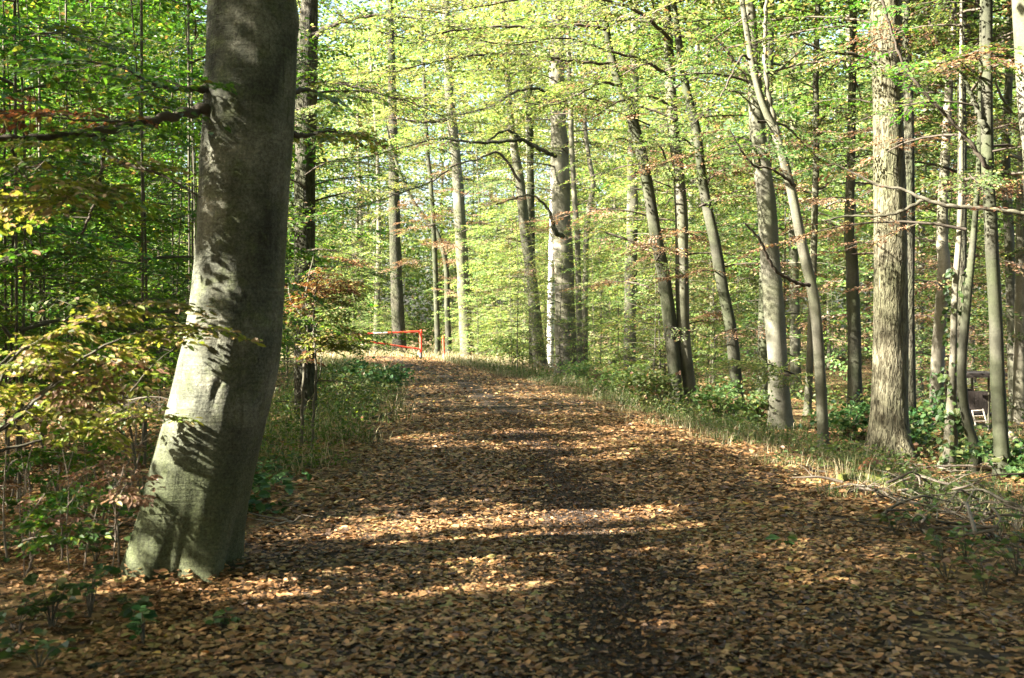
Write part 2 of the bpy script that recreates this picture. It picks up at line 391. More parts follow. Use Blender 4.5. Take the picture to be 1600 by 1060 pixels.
def lit_prob(x, y):
    x = np.asarray(x, float); y = np.asarray(y, float); p = np.zeros_like(x)
    ok = y > 3; yy = np.where(ok, y, 3.0)
    px = 800 + x / yy * F; py = HZ + CAMZ / yy * F
    for x0, y0, x1, y1, th, pr in LIT:
        d = np.array([x1 - x0, y1 - y0], float); L2 = d @ d
        t = np.clip(((px - x0) * d[0] + (py - y0) * d[1]) / L2, 0, 1)
        dist = np.hypot(px - x0 - t * d[0], (py - y0 - t * d[1]))
        p = np.maximum(p, np.where(ok, pr * (1 - ss(.75, 1.25, dist / th)), 0))
    hd = -SUN_H; s = (x - T1B[0]) * hd[0] + (y - T1B[1]) * hd[1]; v = -(x - T1B[0]) * hd[1] + (y - T1B[1]) * hd[0]
    band = (np.abs(v + .02) < .33) & (s > -.2) & (s < 3.3)
    p = np.maximum(p, np.where(band, np.where(s > 1.3, .985, .55), 0))
    p = np.maximum(p, .45 * ss(38, 52, y)); p = np.maximum(p, .88 * ss(52, 60, y))
    p = np.maximum(p, .5 * ss(4.5, 6, x - y * .02) * ss(9, 12, y))
    return p

# ------------------------------------------------------------------ sprays: leafy twigs reused by every crown
def spray_template(seed, n_side=16, gap=.075, leaf=.075):
    rng = np.random.default_rng(seed)
    tw, lp, ld = [], [], []
    t = np.linspace(0, 1, 9)
    main = np.stack([t, .07 * np.sin(t * 3 + seed), .05 * np.sin(t * 2.4) - .16 * t ** 2], 1)
    tw.append((main, np.linspace(.008, .002, 9)))
    def pt(u): return np.array([np.interp(u, t, main[:, k]) for k in range(3)])
    for k in range(n_side):
        u = .12 + .86 * k / n_side; s = 1 if k % 2 else -1
        L = (.16 + .46 * (1 - u)) * rng.uniform(.7, 1.15) * (0.6 + .4 * math.sin(min(1, u * 3) * 1.57))
        a = s * math.radians(rng.uniform(42, 60)); p0 = pt(u); d = np.array([math.cos(a), math.sin(a), rng.uniform(-.22, .12)])
        tt = np.linspace(0, 1, 4)[:, None]; q = p0 + d * L * tt; q[:, 2] -= .1 * L * tt[:, 0] ** 2; tw.append((q, np.linspace(.004, .0015, 4)))
        m = max(2, int(L / gap))
        for h in range(m):
            w = (h + .8) / m; b = a + (1 if h % 2 else -1) * math.radians(rng.uniform(30, 60))
            if h == m - 1: b = a
            lp.append(p0 + d * L * w); ld.append([math.cos(b), math.sin(b), rng.uniform(-.5, .1)])
    for k in range(14):
        u = .1 + .9 * k / 13; b = (1 if k % 2 else -1) * .9 if k < 13 else 0
        lp.append(pt(u)); ld.append([math.cos(b), math.sin(b), rng.uniform(-.4, .1)])
    lp, ld = np.array(lp), np.array(ld); n = len(lp)
    ln = nz(np.stack([rng.normal(0, .42, n), rng.normal(0, .42, n), np.ones(n)], 1))
    return tw, lp, ld, ln, leaf * rng.uniform(.7, 1.2, n)
SPR = [spray_template(k) for k in range(8)]
SPR_C = [spray_template(20 + k, 9, .13, .125) for k in range(6)]      # coarser, for far crowns

def rot(h, p, r):
    ch, sh, cp, sp, cr, sr = math.cos(h), math.sin(h), math.cos(p), math.sin(p), math.cos(r), math.sin(r)
    Rz = np.array([[ch, -sh, 0], [sh, ch, 0], [0, 0, 1]]); Ry = np.array([[cp, 0, -sp], [0, 1, 0], [sp, 0, cp]]); Rx = np.array([[1, 0, 0], [0, cr, -sr], [0, sr, cr]])
    return Rz @ Ry @ Rx

class Crown:
    """collects leaves and wood, optionally thinned along sun rays to shape the light patches"""
    def __init__(s, seed): s.rng = np.random.default_rng(seed); s.L = []; s.wood = MB(); s.nw = 0
    def spray(s, pos, h, p, r, sc, T=SPR, twigs=True, thin=1.0, leafscale=1.0):
        tw, lp, ld, ln, sz = T[s.rng.integers(len(T))]; R = rot(h, p, r)
        k = s.rng.random(len(lp)) < thin
        s.L.append((pos + (lp[k] * sc) @ R.T, ld[k] @ R.T, ln[k] @ R.T, sz[k] * (.5 + .5 * sc) * leafscale))
        if twigs:
            q, rr = tw[0]; tube(s.wood, pos + (q[::2] * sc) @ R.T, rr[::2] * sc, 3, cap=False); s.nw += 1
            for q, rr in tw[1::2]: tube(s.wood, pos + (q[::3] * sc) @ R.T, rr[::3] * sc, 3, cap=False)
    def branch(s, p0, az, L, rise=.25, r0=.03, sc=(.7, 1.2), T=SPR, step=.3, twigs=True, start=.3, thin=1.0, leafscale=1.0):
        rng = s.rng; n = 7; t = np.linspace(0, 1, n)
        d = np.array([math.cos(az), math.sin(az), 0]); e = np.array([-d[1], d[0], 0])
        q = p0 + d * (L * t)[:, None] + np.array([0, 0, 1]) * (L * (rise * t - .32 * t ** 2))[:, None] + e * (L * .07 * np.sin(t * 4 + rng.uniform(0, 6)))[:, None]
        tube(s.wood, q, r0 * (1 - .8 * t), 5, cap=False); s.nw += 1
        m = max(1, int(L * (1 - start) / step)); side = rng.choice([-1, 1])
        for i in range(m + 1):
            u = start + (1 - start) * (i / max(m, 1)); pos = np.array([np.interp(u, t, q[:, k]) for k in range(3)])
            h = az + (0 if i == m else side * math.radians(rng.uniform(30, 65))); side = -side
            s.spray(pos, h, rng.normal(-.08, .15), rng.normal(0, .25), rng.uniform(*sc) * (1 - .25 * u), T, twigs, thin, leafscale)
    def build(s, name, shape, origin=None, cull=False, width=.62, wood_keep=-9):
        P, D, N, S = (np.concatenate([l[k] for l in s.L]) for k in range(4))
        if cull:
            keep = s.rng.random(len(P)) > lit_rays(P + origin)
            w2 = MB()
            for v, f, n0 in zip(s.wood.v, s.wood.f, np.r_[0, np.cumsum([len(v) for v in s.wood.v])[:-1]]):
                if np.max(lit_rays(v[::3] + origin)) < .7 or np.mean(v[:, 2]) < wood_keep: w2.add(v, f - n0)
            if w2.v: s.wood = w2
            if wood_keep < 0: tube(s.wood, np.array([[0, 0, z] for z in np.linspace(P[:, 2].min() * .5, P[:, 2].max() * .9, 8)]), np.full(8, .015), 4)
            P, D, N, S = P[keep], D[keep], N[keep], S[keep]
        m = MB(); leaf_faces(m, P, D, N, S, s.rng, shape, width=width)
        return m.mesh(name + '_leaves', False), s.wood.mesh(name + '_limbs')

def crown_under(seed, z0=.7, z1=6.5, r=1.7, nb=26, T=SPR, shape='oval', step=.3, twigs=True, thin=1., sc=(.7, 1.2), top_r=.35, ls=1.0):
    c = Crown(seed); g = 0
    for i in range(nb):
        u = (i + c.rng.random()) / nb; z = z0 + (z1 - z0) * u; g += 2.4 + c.rng.uniform(-.4, .4)
        L = r * (top_r + (1 - top_r) * math.sin(math.pi * min(1, .25 + .75 * (1 - u)) * .5)) * c.rng.uniform(.55, 1.2)
        c.branch(np.array([0, 0, z]), g, L, c.rng.uniform(.1, .5), .006 + .008 * L, sc, T, step, twigs, .25, thin, ls)
    return c
print('templates')
CU = [crown_under(100 + k).build('young_crown', 'oval') for k in range(4)]
CF = [crown_under(200 + k, .6, 9.5, 2.6, 34, SPR_C, 'diamond', .42, False, 1., (1.0, 1.7)).build('far_crown', 'diamond') for k in range(5)]
CT = [crown_under(300 + k, 5.5, 19, 3.9, 40, SPR_C, 'diamond', .5, False, 1., (1.2, 2.0), .3, 1.25).build('tall_crown', 'diamond') for k in range(4)]
CM = [crown_under(400 + k, 0, 5.5, 2.4, 9, SPR, 'oval', .34, True, .85, (.7, 1.15), .7).build('side_sprays', 'oval') for k in range(5)]

# trunk meshes shared by the trees deep in the wood
def plain_trunk(seed, H, r0):
    rng = np.random.default_rng(seed); n = 22; t = np.linspace(0, 1, n)
    q = np.stack([.35 * np.sin(t * rng.uniform(2, 5) + rng.uniform(0, 6)) * t, .3 * np.sin(t * rng.uniform(2, 4)) * t, H * t - .25], 1)
    q[:, 0] -= q[0, 0]; q[:, 1] -= q[0, 1]
    m = MB(); tube(m, q, r0 * (1 - .75 * t) + r0 * .5 * np.exp(-t * H / .25), 12, disp=lambda th, p: 1 + .06 * np.sin(th * 3 + 1)[None, :] * np.sin(p[:, 2] * 1.3)[:, None] + .03 * np.sin(th * 5)[None, :])
    return m.mesh('plain_trunk')
TRY = [plain_trunk(k, 7.5, .035) for k in range(4)]
TRT = [plain_trunk(20 + k, 18, .17) for k in range(5)]

RNG = random.Random(7)
def stock_tree(x, y, kind, leafm, barkm, label, group, sc=1.0, cat='tree', name='beech_tree', thick=1.0, unique=None):
    z = float(ground(x, y)); t = thing(name, label, cat, (x, y, z), group, RNG.uniform(0, 6.28) if unique is None else 0)
    tr = RNG.choice(TRY if kind in ('U', 'F') else TRT)
    o = link('trunk', tr, M[barkm], t)
    hs = sc * {'U': .95, 'F': 1.35, 'T': 1.05}[kind]; o.scale = (sc * thick, sc * thick, hs)
    if unique is not None:
        lv, wd = unique.build('crown', 'diamond' if kind != 'U' else 'oval', np.array([x, y, z]), True)
    else:
        lv, wd = RNG.choice({'U': CU, 'F': CF, 'T': CT}[kind])
    for nm, me, m in (('crown', lv, leafm), ('limbs', wd, barkm)):
        o = link(nm, me, M[m], t)
        if unique is None: o.scale = (sc, sc, sc)
    return t

# ------------------------------------------------------------------ traced trees
def vnoise(seed, amp=.05):
    rng = np.random.default_rng(seed); ks = [(rng.integers(1, 5), rng.uniform(.8, 4), rng.uniform(0, 6.28), rng.uniform(0, 6.28)) for _ in range(7)]
    def f(th, p):
        R = np.ones((len(p), len(th)))
        for k, w, a, b in ks: R += amp * .5 * np.sin(k * th + a)[None, :] * np.sin(w * p[:, 2] + b)[:, None]
        return R
    return f

TREES = {}
def oak_ridges(th, p):
    R = np.ones((len(p), len(th)))
    for i in range(len(p)):
        for j in range(len(th)):
            c, s = math.cos(th[j]), math.sin(th[j]); z = p[i, 2]
            R[i, j] += .05 * (.22 - abs(mnoise.noise(Vector((c * 10 + .3 * math.sin(z * 4), s * 10, z * 3.2))))) * .6 + .02 * (.2 - abs(mnoise.noise(Vector((c * 17, s * 17, z * 4))))) + .02 * mnoise.noise(Vector((c * 1.5, s * 1.5, z * .8)))
    return R
def traced(key, name, label, pts, bark, Y=None, H=9.0, tall=None, side=None, group=None, sides=18, flare=.16, amp=.05, disp=None, step=.2, tallm='mid', sidem=None, cat='tree'):
    """pts run from the base up: (pixel x, pixel y, pixel width)"""
    base = GP(pts[0][0], pts[0][1]) if Y is None else None
    Yb = base[1] if Y is None else Y
    P = np.array([[*PX(px, py, Yb), w / 2 * Yb / F] for px, py, w in pts])
    if Y is not None:
        gz = float(ground(P[0, 0], Yb))
        if P[0, 2] > gz:
            P = np.vstack([[P[0, 0], Yb, gz, P[0, 3] * 1.08], P])
        base = np.array([P[0, 0], Yb, gz])
    wob = np.random.default_rng(len(TREES) + 5)
    P[1:, 1] += np.cumsum(wob.normal(0, .03, len(P) - 1)) * np.abs(np.diff(P[:, 2]))
    d = P[-1, :3] - P[-2, :3]; d = d / np.linalg.norm(d); p = P[-1].copy(); ex = []
    for k in range(5):
        d = d * .8 + np.array([0, 0, .2]); d /= np.linalg.norm(d); p = p.copy(); p[:3] += d * H / 5; p[3] *= .82; ex.append(p)
    A = np.vstack([P, ex]); L = np.sum(np.linalg.norm(np.diff(A[:, :3], axis=0), axis=1))
    S = spline(A, max(24, int(L / step))); S[:, 3] = np.maximum(S[:, 3], .008)
    r0 = P[0, 3]; S[:, 3] *= 1 + flare * np.exp(-np.maximum(S[:, 2] - base[2], 0) / max(.12, r0 * .9))
    S = np.vstack([S[0] + [0, 0, -.25, .04 * r0], S]); Q = S[:, :3] - base
    nf = vnoise(len(TREES), amp)
    def dd(th, p):
        R = nf(th, p); lob = np.exp(-np.maximum(p[:, 2], 0) / .25)
        R += .12 * lob[:, None] * np.sin(th * 5 + len(TREES))[None, :]
        return R * disp(th, p) if disp else R
    m = MB(); tube(m, Q, S[:, 3], sides, disp=dd)
    t = thing(name, label, cat, base, group); link('trunk', m.mesh(key + '_trunk'), M[bark], t)
    def axis(z): return np.array([np.interp(z, Q[:, 2], Q[:, k]) for k in range(3)])
    r = random.Random(len(TREES) * 3 + 1)
    if tall:
        a = axis(min(12, Q[-1, 2])); lv, wd = r.choice(CT); s = r.uniform(.8, 1.0) * tall; rz = r.uniform(0, 6.28)
        for nm, me, mm in (('crown', lv, tallm), ('limbs', wd, bark)):
            o = link(nm, me, M[mm], t, (a[0], a[1], Q[-1, 2] * .3)); o.scale = (s, s, s * .75); o.rotation_euler = (0, 0, rz)
    for z, s, mm in (side or []):
        a = axis(z + 2.2 * s); lv, wd = r.choice(CM); rz = r.uniform(0, 6.28)
        for nm, me, m2 in (('side_foliage', lv, mm), ('side_twigs', wd, 'twig')):
            o = link(nm, me, M[m2], t, (a[0], a[1], z)); o.scale = (s, s, s); o.rotation_euler = (0, 0, rz)
    TREES[key] = (t, base, Yb, axis)
    return t

def limb(key, pts, Y0=None, Y1=None, leaves=None, seed=0, bark='twig', cover=.25, sc=(.6, 1.0), step=.22, droop=-.1, thin=1., spread=(35, 75), cull=True):
    """a branch of a traced tree; pts (pixel x, y, width) from trunk to tip, at depth Y0 -> Y1"""
    t, base, Yb, _ = TREES[key]; Y0 = Yb if Y0 is None else Y0; Y1 = Y0 if Y1 is None else Y1
    n = len(pts); rng = np.random.default_rng(seed + len(pts) * 17)
    A = np.array([[*PX(px, py, Y0 + (Y1 - Y0) * k / (n - 1)), w / 2 * (Y0 + (Y1 - Y0) * k / (n - 1)) / F] for k, (px, py, w) in enumerate(pts)])
    S = spline(A, max(12, n * 8)); S[:, :3] -= base
    S[:, :3] += np.stack([np.sin(np.arange(len(S)) * 1.3 + k * 2 + seed) for k in range(3)], 1) * S[:, 3:4] * .35
    m = MB(); tube(m, S[:, :3], np.maximum(S[:, 3], .003), 8, disp=vnoise(seed, .12))
    b = link('branch', m.mesh('branch'), M[bark], t)
    if leaves:
        c = Crown(seed + 900); d = np.r_[0, np.cumsum(np.linalg.norm(np.diff(S[:, :3], axis=0), axis=1))]
        u = d[-1] * cover; sd = 1
        while u <= d[-1]:
            p = np.array([np.interp(u, d, S[:, k]) for k in range(3)]); v = np.array([np.interp(min(u + .1, d[-1]), d, S[:, k]) - np.interp(max(u - .1, 0), d, S[:, k]) for k in range(3)])
            az = math.atan2(v[1], v[0]); c.spray(p, az + sd * math.radians(rng.uniform(*spread)), rng.normal(droop, .18), rng.normal(0, .3), rng.uniform(*sc), SPR, True, thin)
            sd = -sd; u += step * rng.uniform(.7, 1.3)
        c.spray(S[-1, :3], az, droop, 0, sc[1], SPR, True, thin)
        lv, wd = c.build('branch', 'oval', base, cull, wood_keep=99)
        link('foliage', lv, M[leaves], b); link('twigs', wd, M['twig'], b)
    return b

# --- the big beech on the left
def big_disp(th, p):
    R = np.ones((len(p), len(th)))
    for i in range(len(p)):
        z = p[i, 2]
        for j in range(len(th)):
            c, s = math.cos(th[j]), math.sin(th[j])
            R[i, j] += .035 * mnoise.noise(Vector((c * 1.3, s * 1.3, z * .9))) + .018 * mnoise.noise(Vector((c * 4, s * 4, z * 3 + 7))) + .008 * mnoise.noise(Vector((c * 9, s * 9, z * 14)))
    Z = p[:, 2][:, None]; T = th[None, :]
    def dent(z0, dz, a0, da, amp): return amp * np.exp(-((Z - z0) / dz) ** 2 - (((T - a0 + math.pi) % (2 * math.pi) - math.pi) / da) ** 2)
    fr = 1.5 * math.pi
    for z0, dz, a0, da, amp in DENTS: R += dent(z0, dz, fr + a0, da, amp)
    low = np.exp(-np.maximum(Z, 0) / .42)
    R += np.exp(-np.maximum(Z, 0) / .22) * (.05 * np.sin(T * 7 + 1) + .035 * np.sin(T * 11 + 4) + .02 * np.sin(T * 19))
    R += low * (.10 * np.exp(-(((T - fr + 1.15 + math.pi) % (2 * math.pi) - math.pi) / .55) ** 2) - .05 * np.exp(-(((T - fr - .18 + math.pi) % (2 * math.pi) - math.pi) / .16) ** 2) + .10 * np.exp(-(((T - fr - .75 + math.pi) % (2 * math.pi) - math.pi) / .4) ** 2))
    return R
DENTS = [(1.50, .15, -.12, .022, -.07), (1.15, .09, .05, .035, -.06), (1.22, .04, .12, .05, -.05), (.78, .09, .0, .03, -.04), (.45, .16, .22, .03, -.03), (.3, .2, .16, .03, -.03), (.62, .05, -.5, .2, .03),
         (3.55, .10, 1.45, .3, .10), (1.02, .12, .75, .25, .05), (1.28, .05, .9, .2, .04), (2.7, .2, -.3, .3, .03), (.25, .2, -.1, .05, -.05), (.9, .05, -.3, .3, .02)]
traced('T1', 'beech_tree', 'massive smooth grey beech leaning right at the left edge of the leafy path', [(287, 890, 168), (294, 850, 164), (305, 800, 158), (316, 750, 156), (334, 680, 151), (352, 600, 152), (365, 530, 148), (376, 400, 137), (391, 200, 138), (394, 100, 139), (394, 0, 136)],
       'oldbeech', H=9, sides=96, step=.045, flare=.03, amp=.0, disp=big_disp, tall=None)
limb('T1', [(345, 165, 26), (318, 172, 19), (270, 181, 15), (215, 195, 13), (150, 206, 12), (90, 213, 11), (0, 216, 10), (-90, 205, 7)], 7.3, 6.3, 'green', 1, cover=.2, sc=(.4, .65), step=.17, thin=.7)
limb('T1', [(345, 145, 18), (318, 139, 12), (270, 139, 8), (230, 128, 6), (195, 108, 4), (130, 95, 3)], 7.3, 6.6, 'green', 2, cover=.2, sc=(.4, .7), step=.09)
limb('T1', [(160, 206, 8), (163, 225, 7), (180, 250, 6), (215, 262, 5), (255, 275, 4), (312, 308, 3)], 6.9, 6.6, None, 3)
limb('T1', [(163, 235, 6), (158, 270, 5), (150, 310, 5), (135, 350, 4), (118, 388, 3)], 6.9, 6.6, 'green', 4, cover=.5, sc=(.3, .5), step=.14, thin=.8)
limb('T1', [(160, 262, 4), (150, 285, 3), (100, 305, 3), (50, 318, 2)], 6.8, 6.2, 'edge', 5, cover=.05, sc=(.35, .55), step=.09)
limb('T1', [(215, 195, 5), (180, 190, 4), (120, 188, 3), (60, 180, 2), (0, 178, 2)], 7.0, 6.2, 'rust', 6, cover=.0, sc=(.25, .45), step=.16, thin=.6)
limb('T1', [(25, 214, 6), (20, 235, 5), (28, 265, 4), (50, 285, 3)], 6.4, 6.3, 'edge', 7, cover=.2, sc=(.3, .5), step=.13)
limb('T1', [(455, 210, 12), (480, 212, 6), (510, 205, 4), (540, 210, 3)], 7.5, 7.9, 'edge', 8, cover=.1, sc=(.25, .42), step=.15, thin=.7)
limb('T1', [(455, 145, 10), (480, 140, 6), (505, 150, 4), (530, 165, 3)], 7.5, 8.2, 'lime', 9, cover=.1, sc=(.25, .45), step=.15, thin=.7)

# --- trees along the left and behind the barrier
traced('T2', 'beech_tree', 'dark ridged trunk half hidden directly behind the massive leaning beech', [(478, 655, 36), (475, 460, 33), (474, 300, 33), (479, 100, 34), (484, 0, 26)], 'dark', H=10, side=[(3.2, 1., 'lime'), (4.2, .9, 'green'), (2.2, .8, 'lime'), (1.2, .8, 'green'), (.4, .7, 'green'), (.2, .5, 'lime')], tallm='green')
traced('T3', 'spruce_tree', 'dark scaly conifer trunk rising straight behind the red barrier', [(624, 540, 22), (621, 480, 20), (618, 400, 18), (616, 300, 17), (614, 180, 14), (612, 60, 11)], 'dark', Y=68, H=9, tall=.9, tallm='lime')
traced('T4', 'beech_tree', 'thick pale grey trunk beyond the red marker post on the right of the barrier', [(730, 552, 22), (727, 500, 20), (720, 350, 18), (714, 260, 16), (705, 170, 15), (700, 100, 13), (698, 0, 11)], 'beech', Y=61, H=9, side=[(6, 1.4, 'lime'), (5., 1.3, 'dry')], tall=.9, tallm='lime')
traced('T5', 'beech_tree', 'thin curved trunk leaning left just beyond the red marker post', [(701, 545, 10), (699, 480, 9), (697, 413, 8), (683, 365, 8), (666, 345, 7), (644, 312, 6), (625, 270, 5), (612, 230, 4)], 'moss', Y=66, H=3, side=[(7, 1., 'lime')])
traced('T6', 'beech_tree', 'slim straight grey trunk between the conifer and the thick pale trunk', [(684, 545, 9), (680, 400, 8), (674, 294, 7), (668, 234, 7), (664, 150, 6), (660, 60, 5)], 'moss', H=6, side=[(7, 1.4, 'lime'), (3.5, 1.1, 'dry')], Y=62)
traced('T7', 'beech_tree', 'slim bent grey beech left of the thick pale sunlit beech', [(845, 576, 21), (836, 490, 18), (829, 420, 17), (821, 370, 16), (813, 287, 15), (803, 226, 12), (796, 165, 10), (790, 80, 9), (786, 0, 8)], 'beech', H=7, side=[(5, 1.3, 'lime'), (3.2, .9, 'dry')], tall=.8, tallm='lime')
traced('T7b', 'beech_tree', 'slim shaded trunk just behind the slim bent beech', [(833, 560, 13), (830, 360, 12), (828, 190, 11), (826, 60, 9)], 'moss', Y=48, H=7, tall=.8, tallm='lime')
traced('T8', 'beech_tree', 'thick pale sunlit beech standing on the right verge halfway to the barrier', [(885, 586, 36), (884, 540, 34), (882, 450, 31), (878, 360, 30), (875, 240, 27), (871, 150, 24), (870, 80, 22), (872, 0, 16)], 'pale', H=9, sides=24, side=[(7.5, 1.2, 'lime')], tall=.95, tallm='lime')
traced('T8b', 'birch_tree', 'white birch trunk with black marks peeping out behind the thick pale sunlit beech', [(860, 565, 11), (861, 470, 11), (863, 360, 10), (864, 250, 8)], 'birch', Y=50, H=6, tall=.7, tallm='lime')
traced('T9', 'beech_tree', 'left stem of two thin pale stems right of the thick sunlit beech', [(906, 590, 9), (902, 385, 9), (898, 320, 8), (893, 226, 8), (889, 113, 7), (887, 0, 6)], 'pale', Y=41, H=5, side=[(6, 1.2, 'lime')])
traced('T10', 'beech_tree', 'right stem of two thin pale stems, kinked below its fork', [(913, 590, 10), (915, 400, 9), (919, 340, 9), (927, 287, 8), (921, 250, 7), (915, 200, 6), (912, 120, 5)], 'pale', Y=42, H=5, side=[(5, 1.2, 'lime')])
limb('T10', [(926, 287, 5), (945, 270, 3), (965, 262, 2), (985, 255, 2)], leaves='lime', seed=11)

# --- trees on the right of the path
traced('T11', 'beech_tree', 'mossy dark trunk leaning sharply left over the path on the right side', [(1058, 642, 22), (1055, 590, 21), (1048, 510, 21), (1038, 437, 20), (1024, 362, 19), (1013, 302, 18), (1002, 241, 17), (988, 190, 16), (968, 138, 14), (951, 75, 12), (940, 0, 10)], 'moss', H=8, side=[(2.5, .9, 'dry'), (5, 1., 'lime')], tall=.8, tallm='lime')
limb('T11', [(1024, 365, 8), (1010, 385, 6), (985, 376, 4), (946, 363, 3)], seed=12, leaves='dry', cover=.2, thin=.5)
traced('T12', 'beech_tree', 'straight grey trunk close right of the mossy leaning trunk', [(1083, 640, 22), (1077, 601, 19), (1068, 525, 20), (1065, 420, 21), (1064, 340, 20), (1060, 270, 18), (1052, 196, 17), (1047, 113, 16), (1043, 30, 14), (1041, -20, 12)], 'beech', H=8, side=[(1.3, .8, 'mid'), (4.4, 1., 'lime')], tall=.8, tallm='lime')
traced('T13', 'beech_tree', 'dark slightly curved leaning trunk between straight grey trunk and stout dark trunk', [(1157, 652, 21), (1150, 594, 19), (1143, 517, 18), (1129, 448, 18), (1117, 378, 17), (1100, 294, 15), (1089, 211, 14), (1073, 143, 13), (1062, 75, 11), (1052, 0, 9)], 'moss', H=8, side=[(1.5, .8, 'dry'), (4.2, .8, 'lime')], tall=.8)
traced('T14', 'beech_tree', 'stout grey trunk dark above and pale at its foot, right of the path', [(1219, 670, 36), (1216, 600, 33), (1213, 524, 31), (1206, 420, 31), (1202, 377, 30), (1198, 302, 29), (1187, 226, 26), (1181, 151, 23), (1177, 75, 20), (1171, 0, 16)], 'beech', H=9, sides=22, side=[(4.6, .9, 'mid')], tall=.85)
traced('T15', 'beech_tree', 'pale forked young beech bending left across the stout grey trunk', [(1286, 704, 18), (1285, 650, 17), (1282, 570, 17), (1272, 470, 17), (1255, 385, 16), (1240, 310, 15), (1228, 264, 14), (1213, 211, 13), (1192, 165, 11), (1178, 115, 10), (1167, 50, 9), (1158, -10, 8)], 'beech', H=5, side=[(4., .8, 'mid')])
limb('T15', [(1214, 211, 10), (1207, 180, 9), (1199, 143, 8), (1195, 90, 7), (1196, 30, 6), (1200, -40, 5)], bark='pale', seed=13)
limb('T15', [(1264, 446, 6), (1250, 444, 6), (1232, 436, 6), (1213, 424, 5), (1199, 402, 5), (1186, 374, 4), (1164, 350, 3)], 14.4, 13.9, seed=14)
limb('T15', [(1242, 292, 6), (1228, 279, 5), (1202, 263, 4), (1180, 260, 4), (1160, 238, 3), (1141, 204, 2)], 14.4, 14.0, 'dry', seed=15, cover=.25, sc=(.3, .45), step=.25, thin=.5)
limb('T15', [(1172, 94, 4), (1157, 91, 4), (1126, 151, 3), (1100, 178, 3), (1081, 196, 2)], 14.4, 13.6, 'lime', seed=16, cover=.2, sc=(.4, .7), step=.14, thin=.9)
traced('T16', 'beech_tree', 'thin straight grey trunk right of the pale forked young beech', [(1262, 640, 12), (1265, 500, 11), (1268, 377, 10), (1270, 226, 10), (1272, 113, 9), (1274, 0, 8)], 'beech', H=6, side=[(4.5, 1.1, 'mid')], Y=24)
limb('T16', [(1272, 132, 6), (1282, 120, 4), (1300, 105, 3), (1320, 90, 2)], leaves='mid', seed=17, cover=.2)
limb('T16', [(1268, 300, 5), (1290, 290, 4), (1318, 262, 3), (1345, 240, 2)], leaves='mid', seed=18, cover=.4, thin=.6)
traced('T17', 'beech_tree', 'grey trunk in half shade left of the broad oak', [(1337, 652, 25), (1336, 595, 22), (1333, 416, 19), (1327, 370, 16), (1328, 264, 13), (1330, 151, 12), (1331, 60, 11), (1331, -10, 10)], 'moss', H=7, side=[(1.9, .9, 'dry'), (4.6, 1., 'mid')], tall=.8)
traced('T18', 'oak_tree', 'broad oak with fissured sunlit bark standing on the right', [(1392, 712, 72), (1391, 690, 65), (1391, 650, 59), (1391, 590, 56), (1392, 480, 52), (1392, 400, 50), (1390, 300, 48), (1387, 150, 46), (1384, 50, 46), (1383, -10, 45)], 'oak', H=9, sides=110, step=.05, flare=.10, amp=.03,
       disp=lambda th, p: oak_ridges(th, p) + .05 * np.exp(-((p[:, 2][:, None] - 1.9) / .1) ** 2 - ((th[None, :] - 4.65) / .25) ** 2) + .05 * np.exp(-((p[:, 2][:, None] - 2.35) / .08) ** 2 - ((th[None, :] - 4.6) / .2) ** 2), side=[(4.6, .75, 'green')], tall=.9)
traced('T18b', 'beech_tree', 'dark upright trunk pressed close behind the right side of the broad oak', [(1425, 672, 17), (1422, 560, 16), (1420, 400, 17), (1418, 280, 16), (1416, 150, 14), (1414, 20, 12)], 'dark', H=7, Y=18.5, tall=.8)
traced('T19', 'beech_tree', 'pale mottled trunk a few steps behind and right of the broad oak', [(1462, 662, 22), (1463, 559, 20), (1467, 416, 18), (1470, 377, 18), (1473, 264, 15), (1479, 189, 13), (1484, 100, 12), (1488, 0, 10)], 'pale', H=7, side=[(1.8, .9, 'dry'), (4.7, 1., 'mid')], tall=.8, Y=22)
traced('T20', 'beech_tree', 'ivy clad pale trunk left of the dark S-curved trunk', [(1485, 708, 22), (1488, 640, 17), (1489, 600, 14), (1491, 541, 11), (1495, 452, 10), (1500, 380, 9), (1504, 300, 8), (1506, 200, 7)], 'pale', H=4, side=[(3, .8, 'dry')], Y=14.6)
traced('T21', 'beech_tree', 'dark S-curved slim trunk with a kinked foot near the right edge', [(1520, 737, 20), (1525, 713, 18), (1519, 685, 16), (1508, 649, 15), (1501, 577, 14), (1508, 487, 13), (1518, 398, 11), (1524, 330, 9), (1528, 250, 8), (1530, 150, 7)], 'moss', H=4, side=[(3.5, .7, 'mid')])
traced('T22', 'beech_tree', 'dark straight trunk with a forked top behind the S-curved trunk', [(1500, 650, 17), (1501, 500, 16), (1502, 377, 15), (1502, 226, 14), (1502, 113, 12), (1506, 20, 11), (1508, -20, 10)], 'dark', H=7, side=[(4.6, 1., 'mid')], tall=.8, Y=20)
limb('T22', [(1500, 120, 10), (1490, 95, 8), (1470, 75, 6), (1455, 45, 5), (1445, 0, 4)], seed=19, leaves='mid', cover=.4)
limb('T22', [(1504, 35, 9), (1520, 15, 7), (1535, -10, 6)], seed=20)
traced('T23', 'beech_tree', 'slender olive grey beech with a forked stem nearest the right edge', [(1566, 744, 25), (1566, 702, 23), (1562, 595, 22), (1557, 487, 20), (1551, 390, 20), (1548, 340, 20), (1546, 283, 19), (1545, 189, 18), (1547, 94, 17), (1547, 0, 16), (1546, -30, 15)], 'moss', H=7, side=[(3.9, .7, 'mid')])
limb('T23', [(1545, 262, 7), (1541, 260, 7), (1513, 219, 6), (1479, 181, 6), (1442, 143, 5), (1411, 98, 5), (1396, 57, 4), (1379, 0, 4), (1370, -60, 3)], 12.0, 11.6, 'green', seed=21, cover=.35, sc=(.25, .5), step=.16, thin=.8)
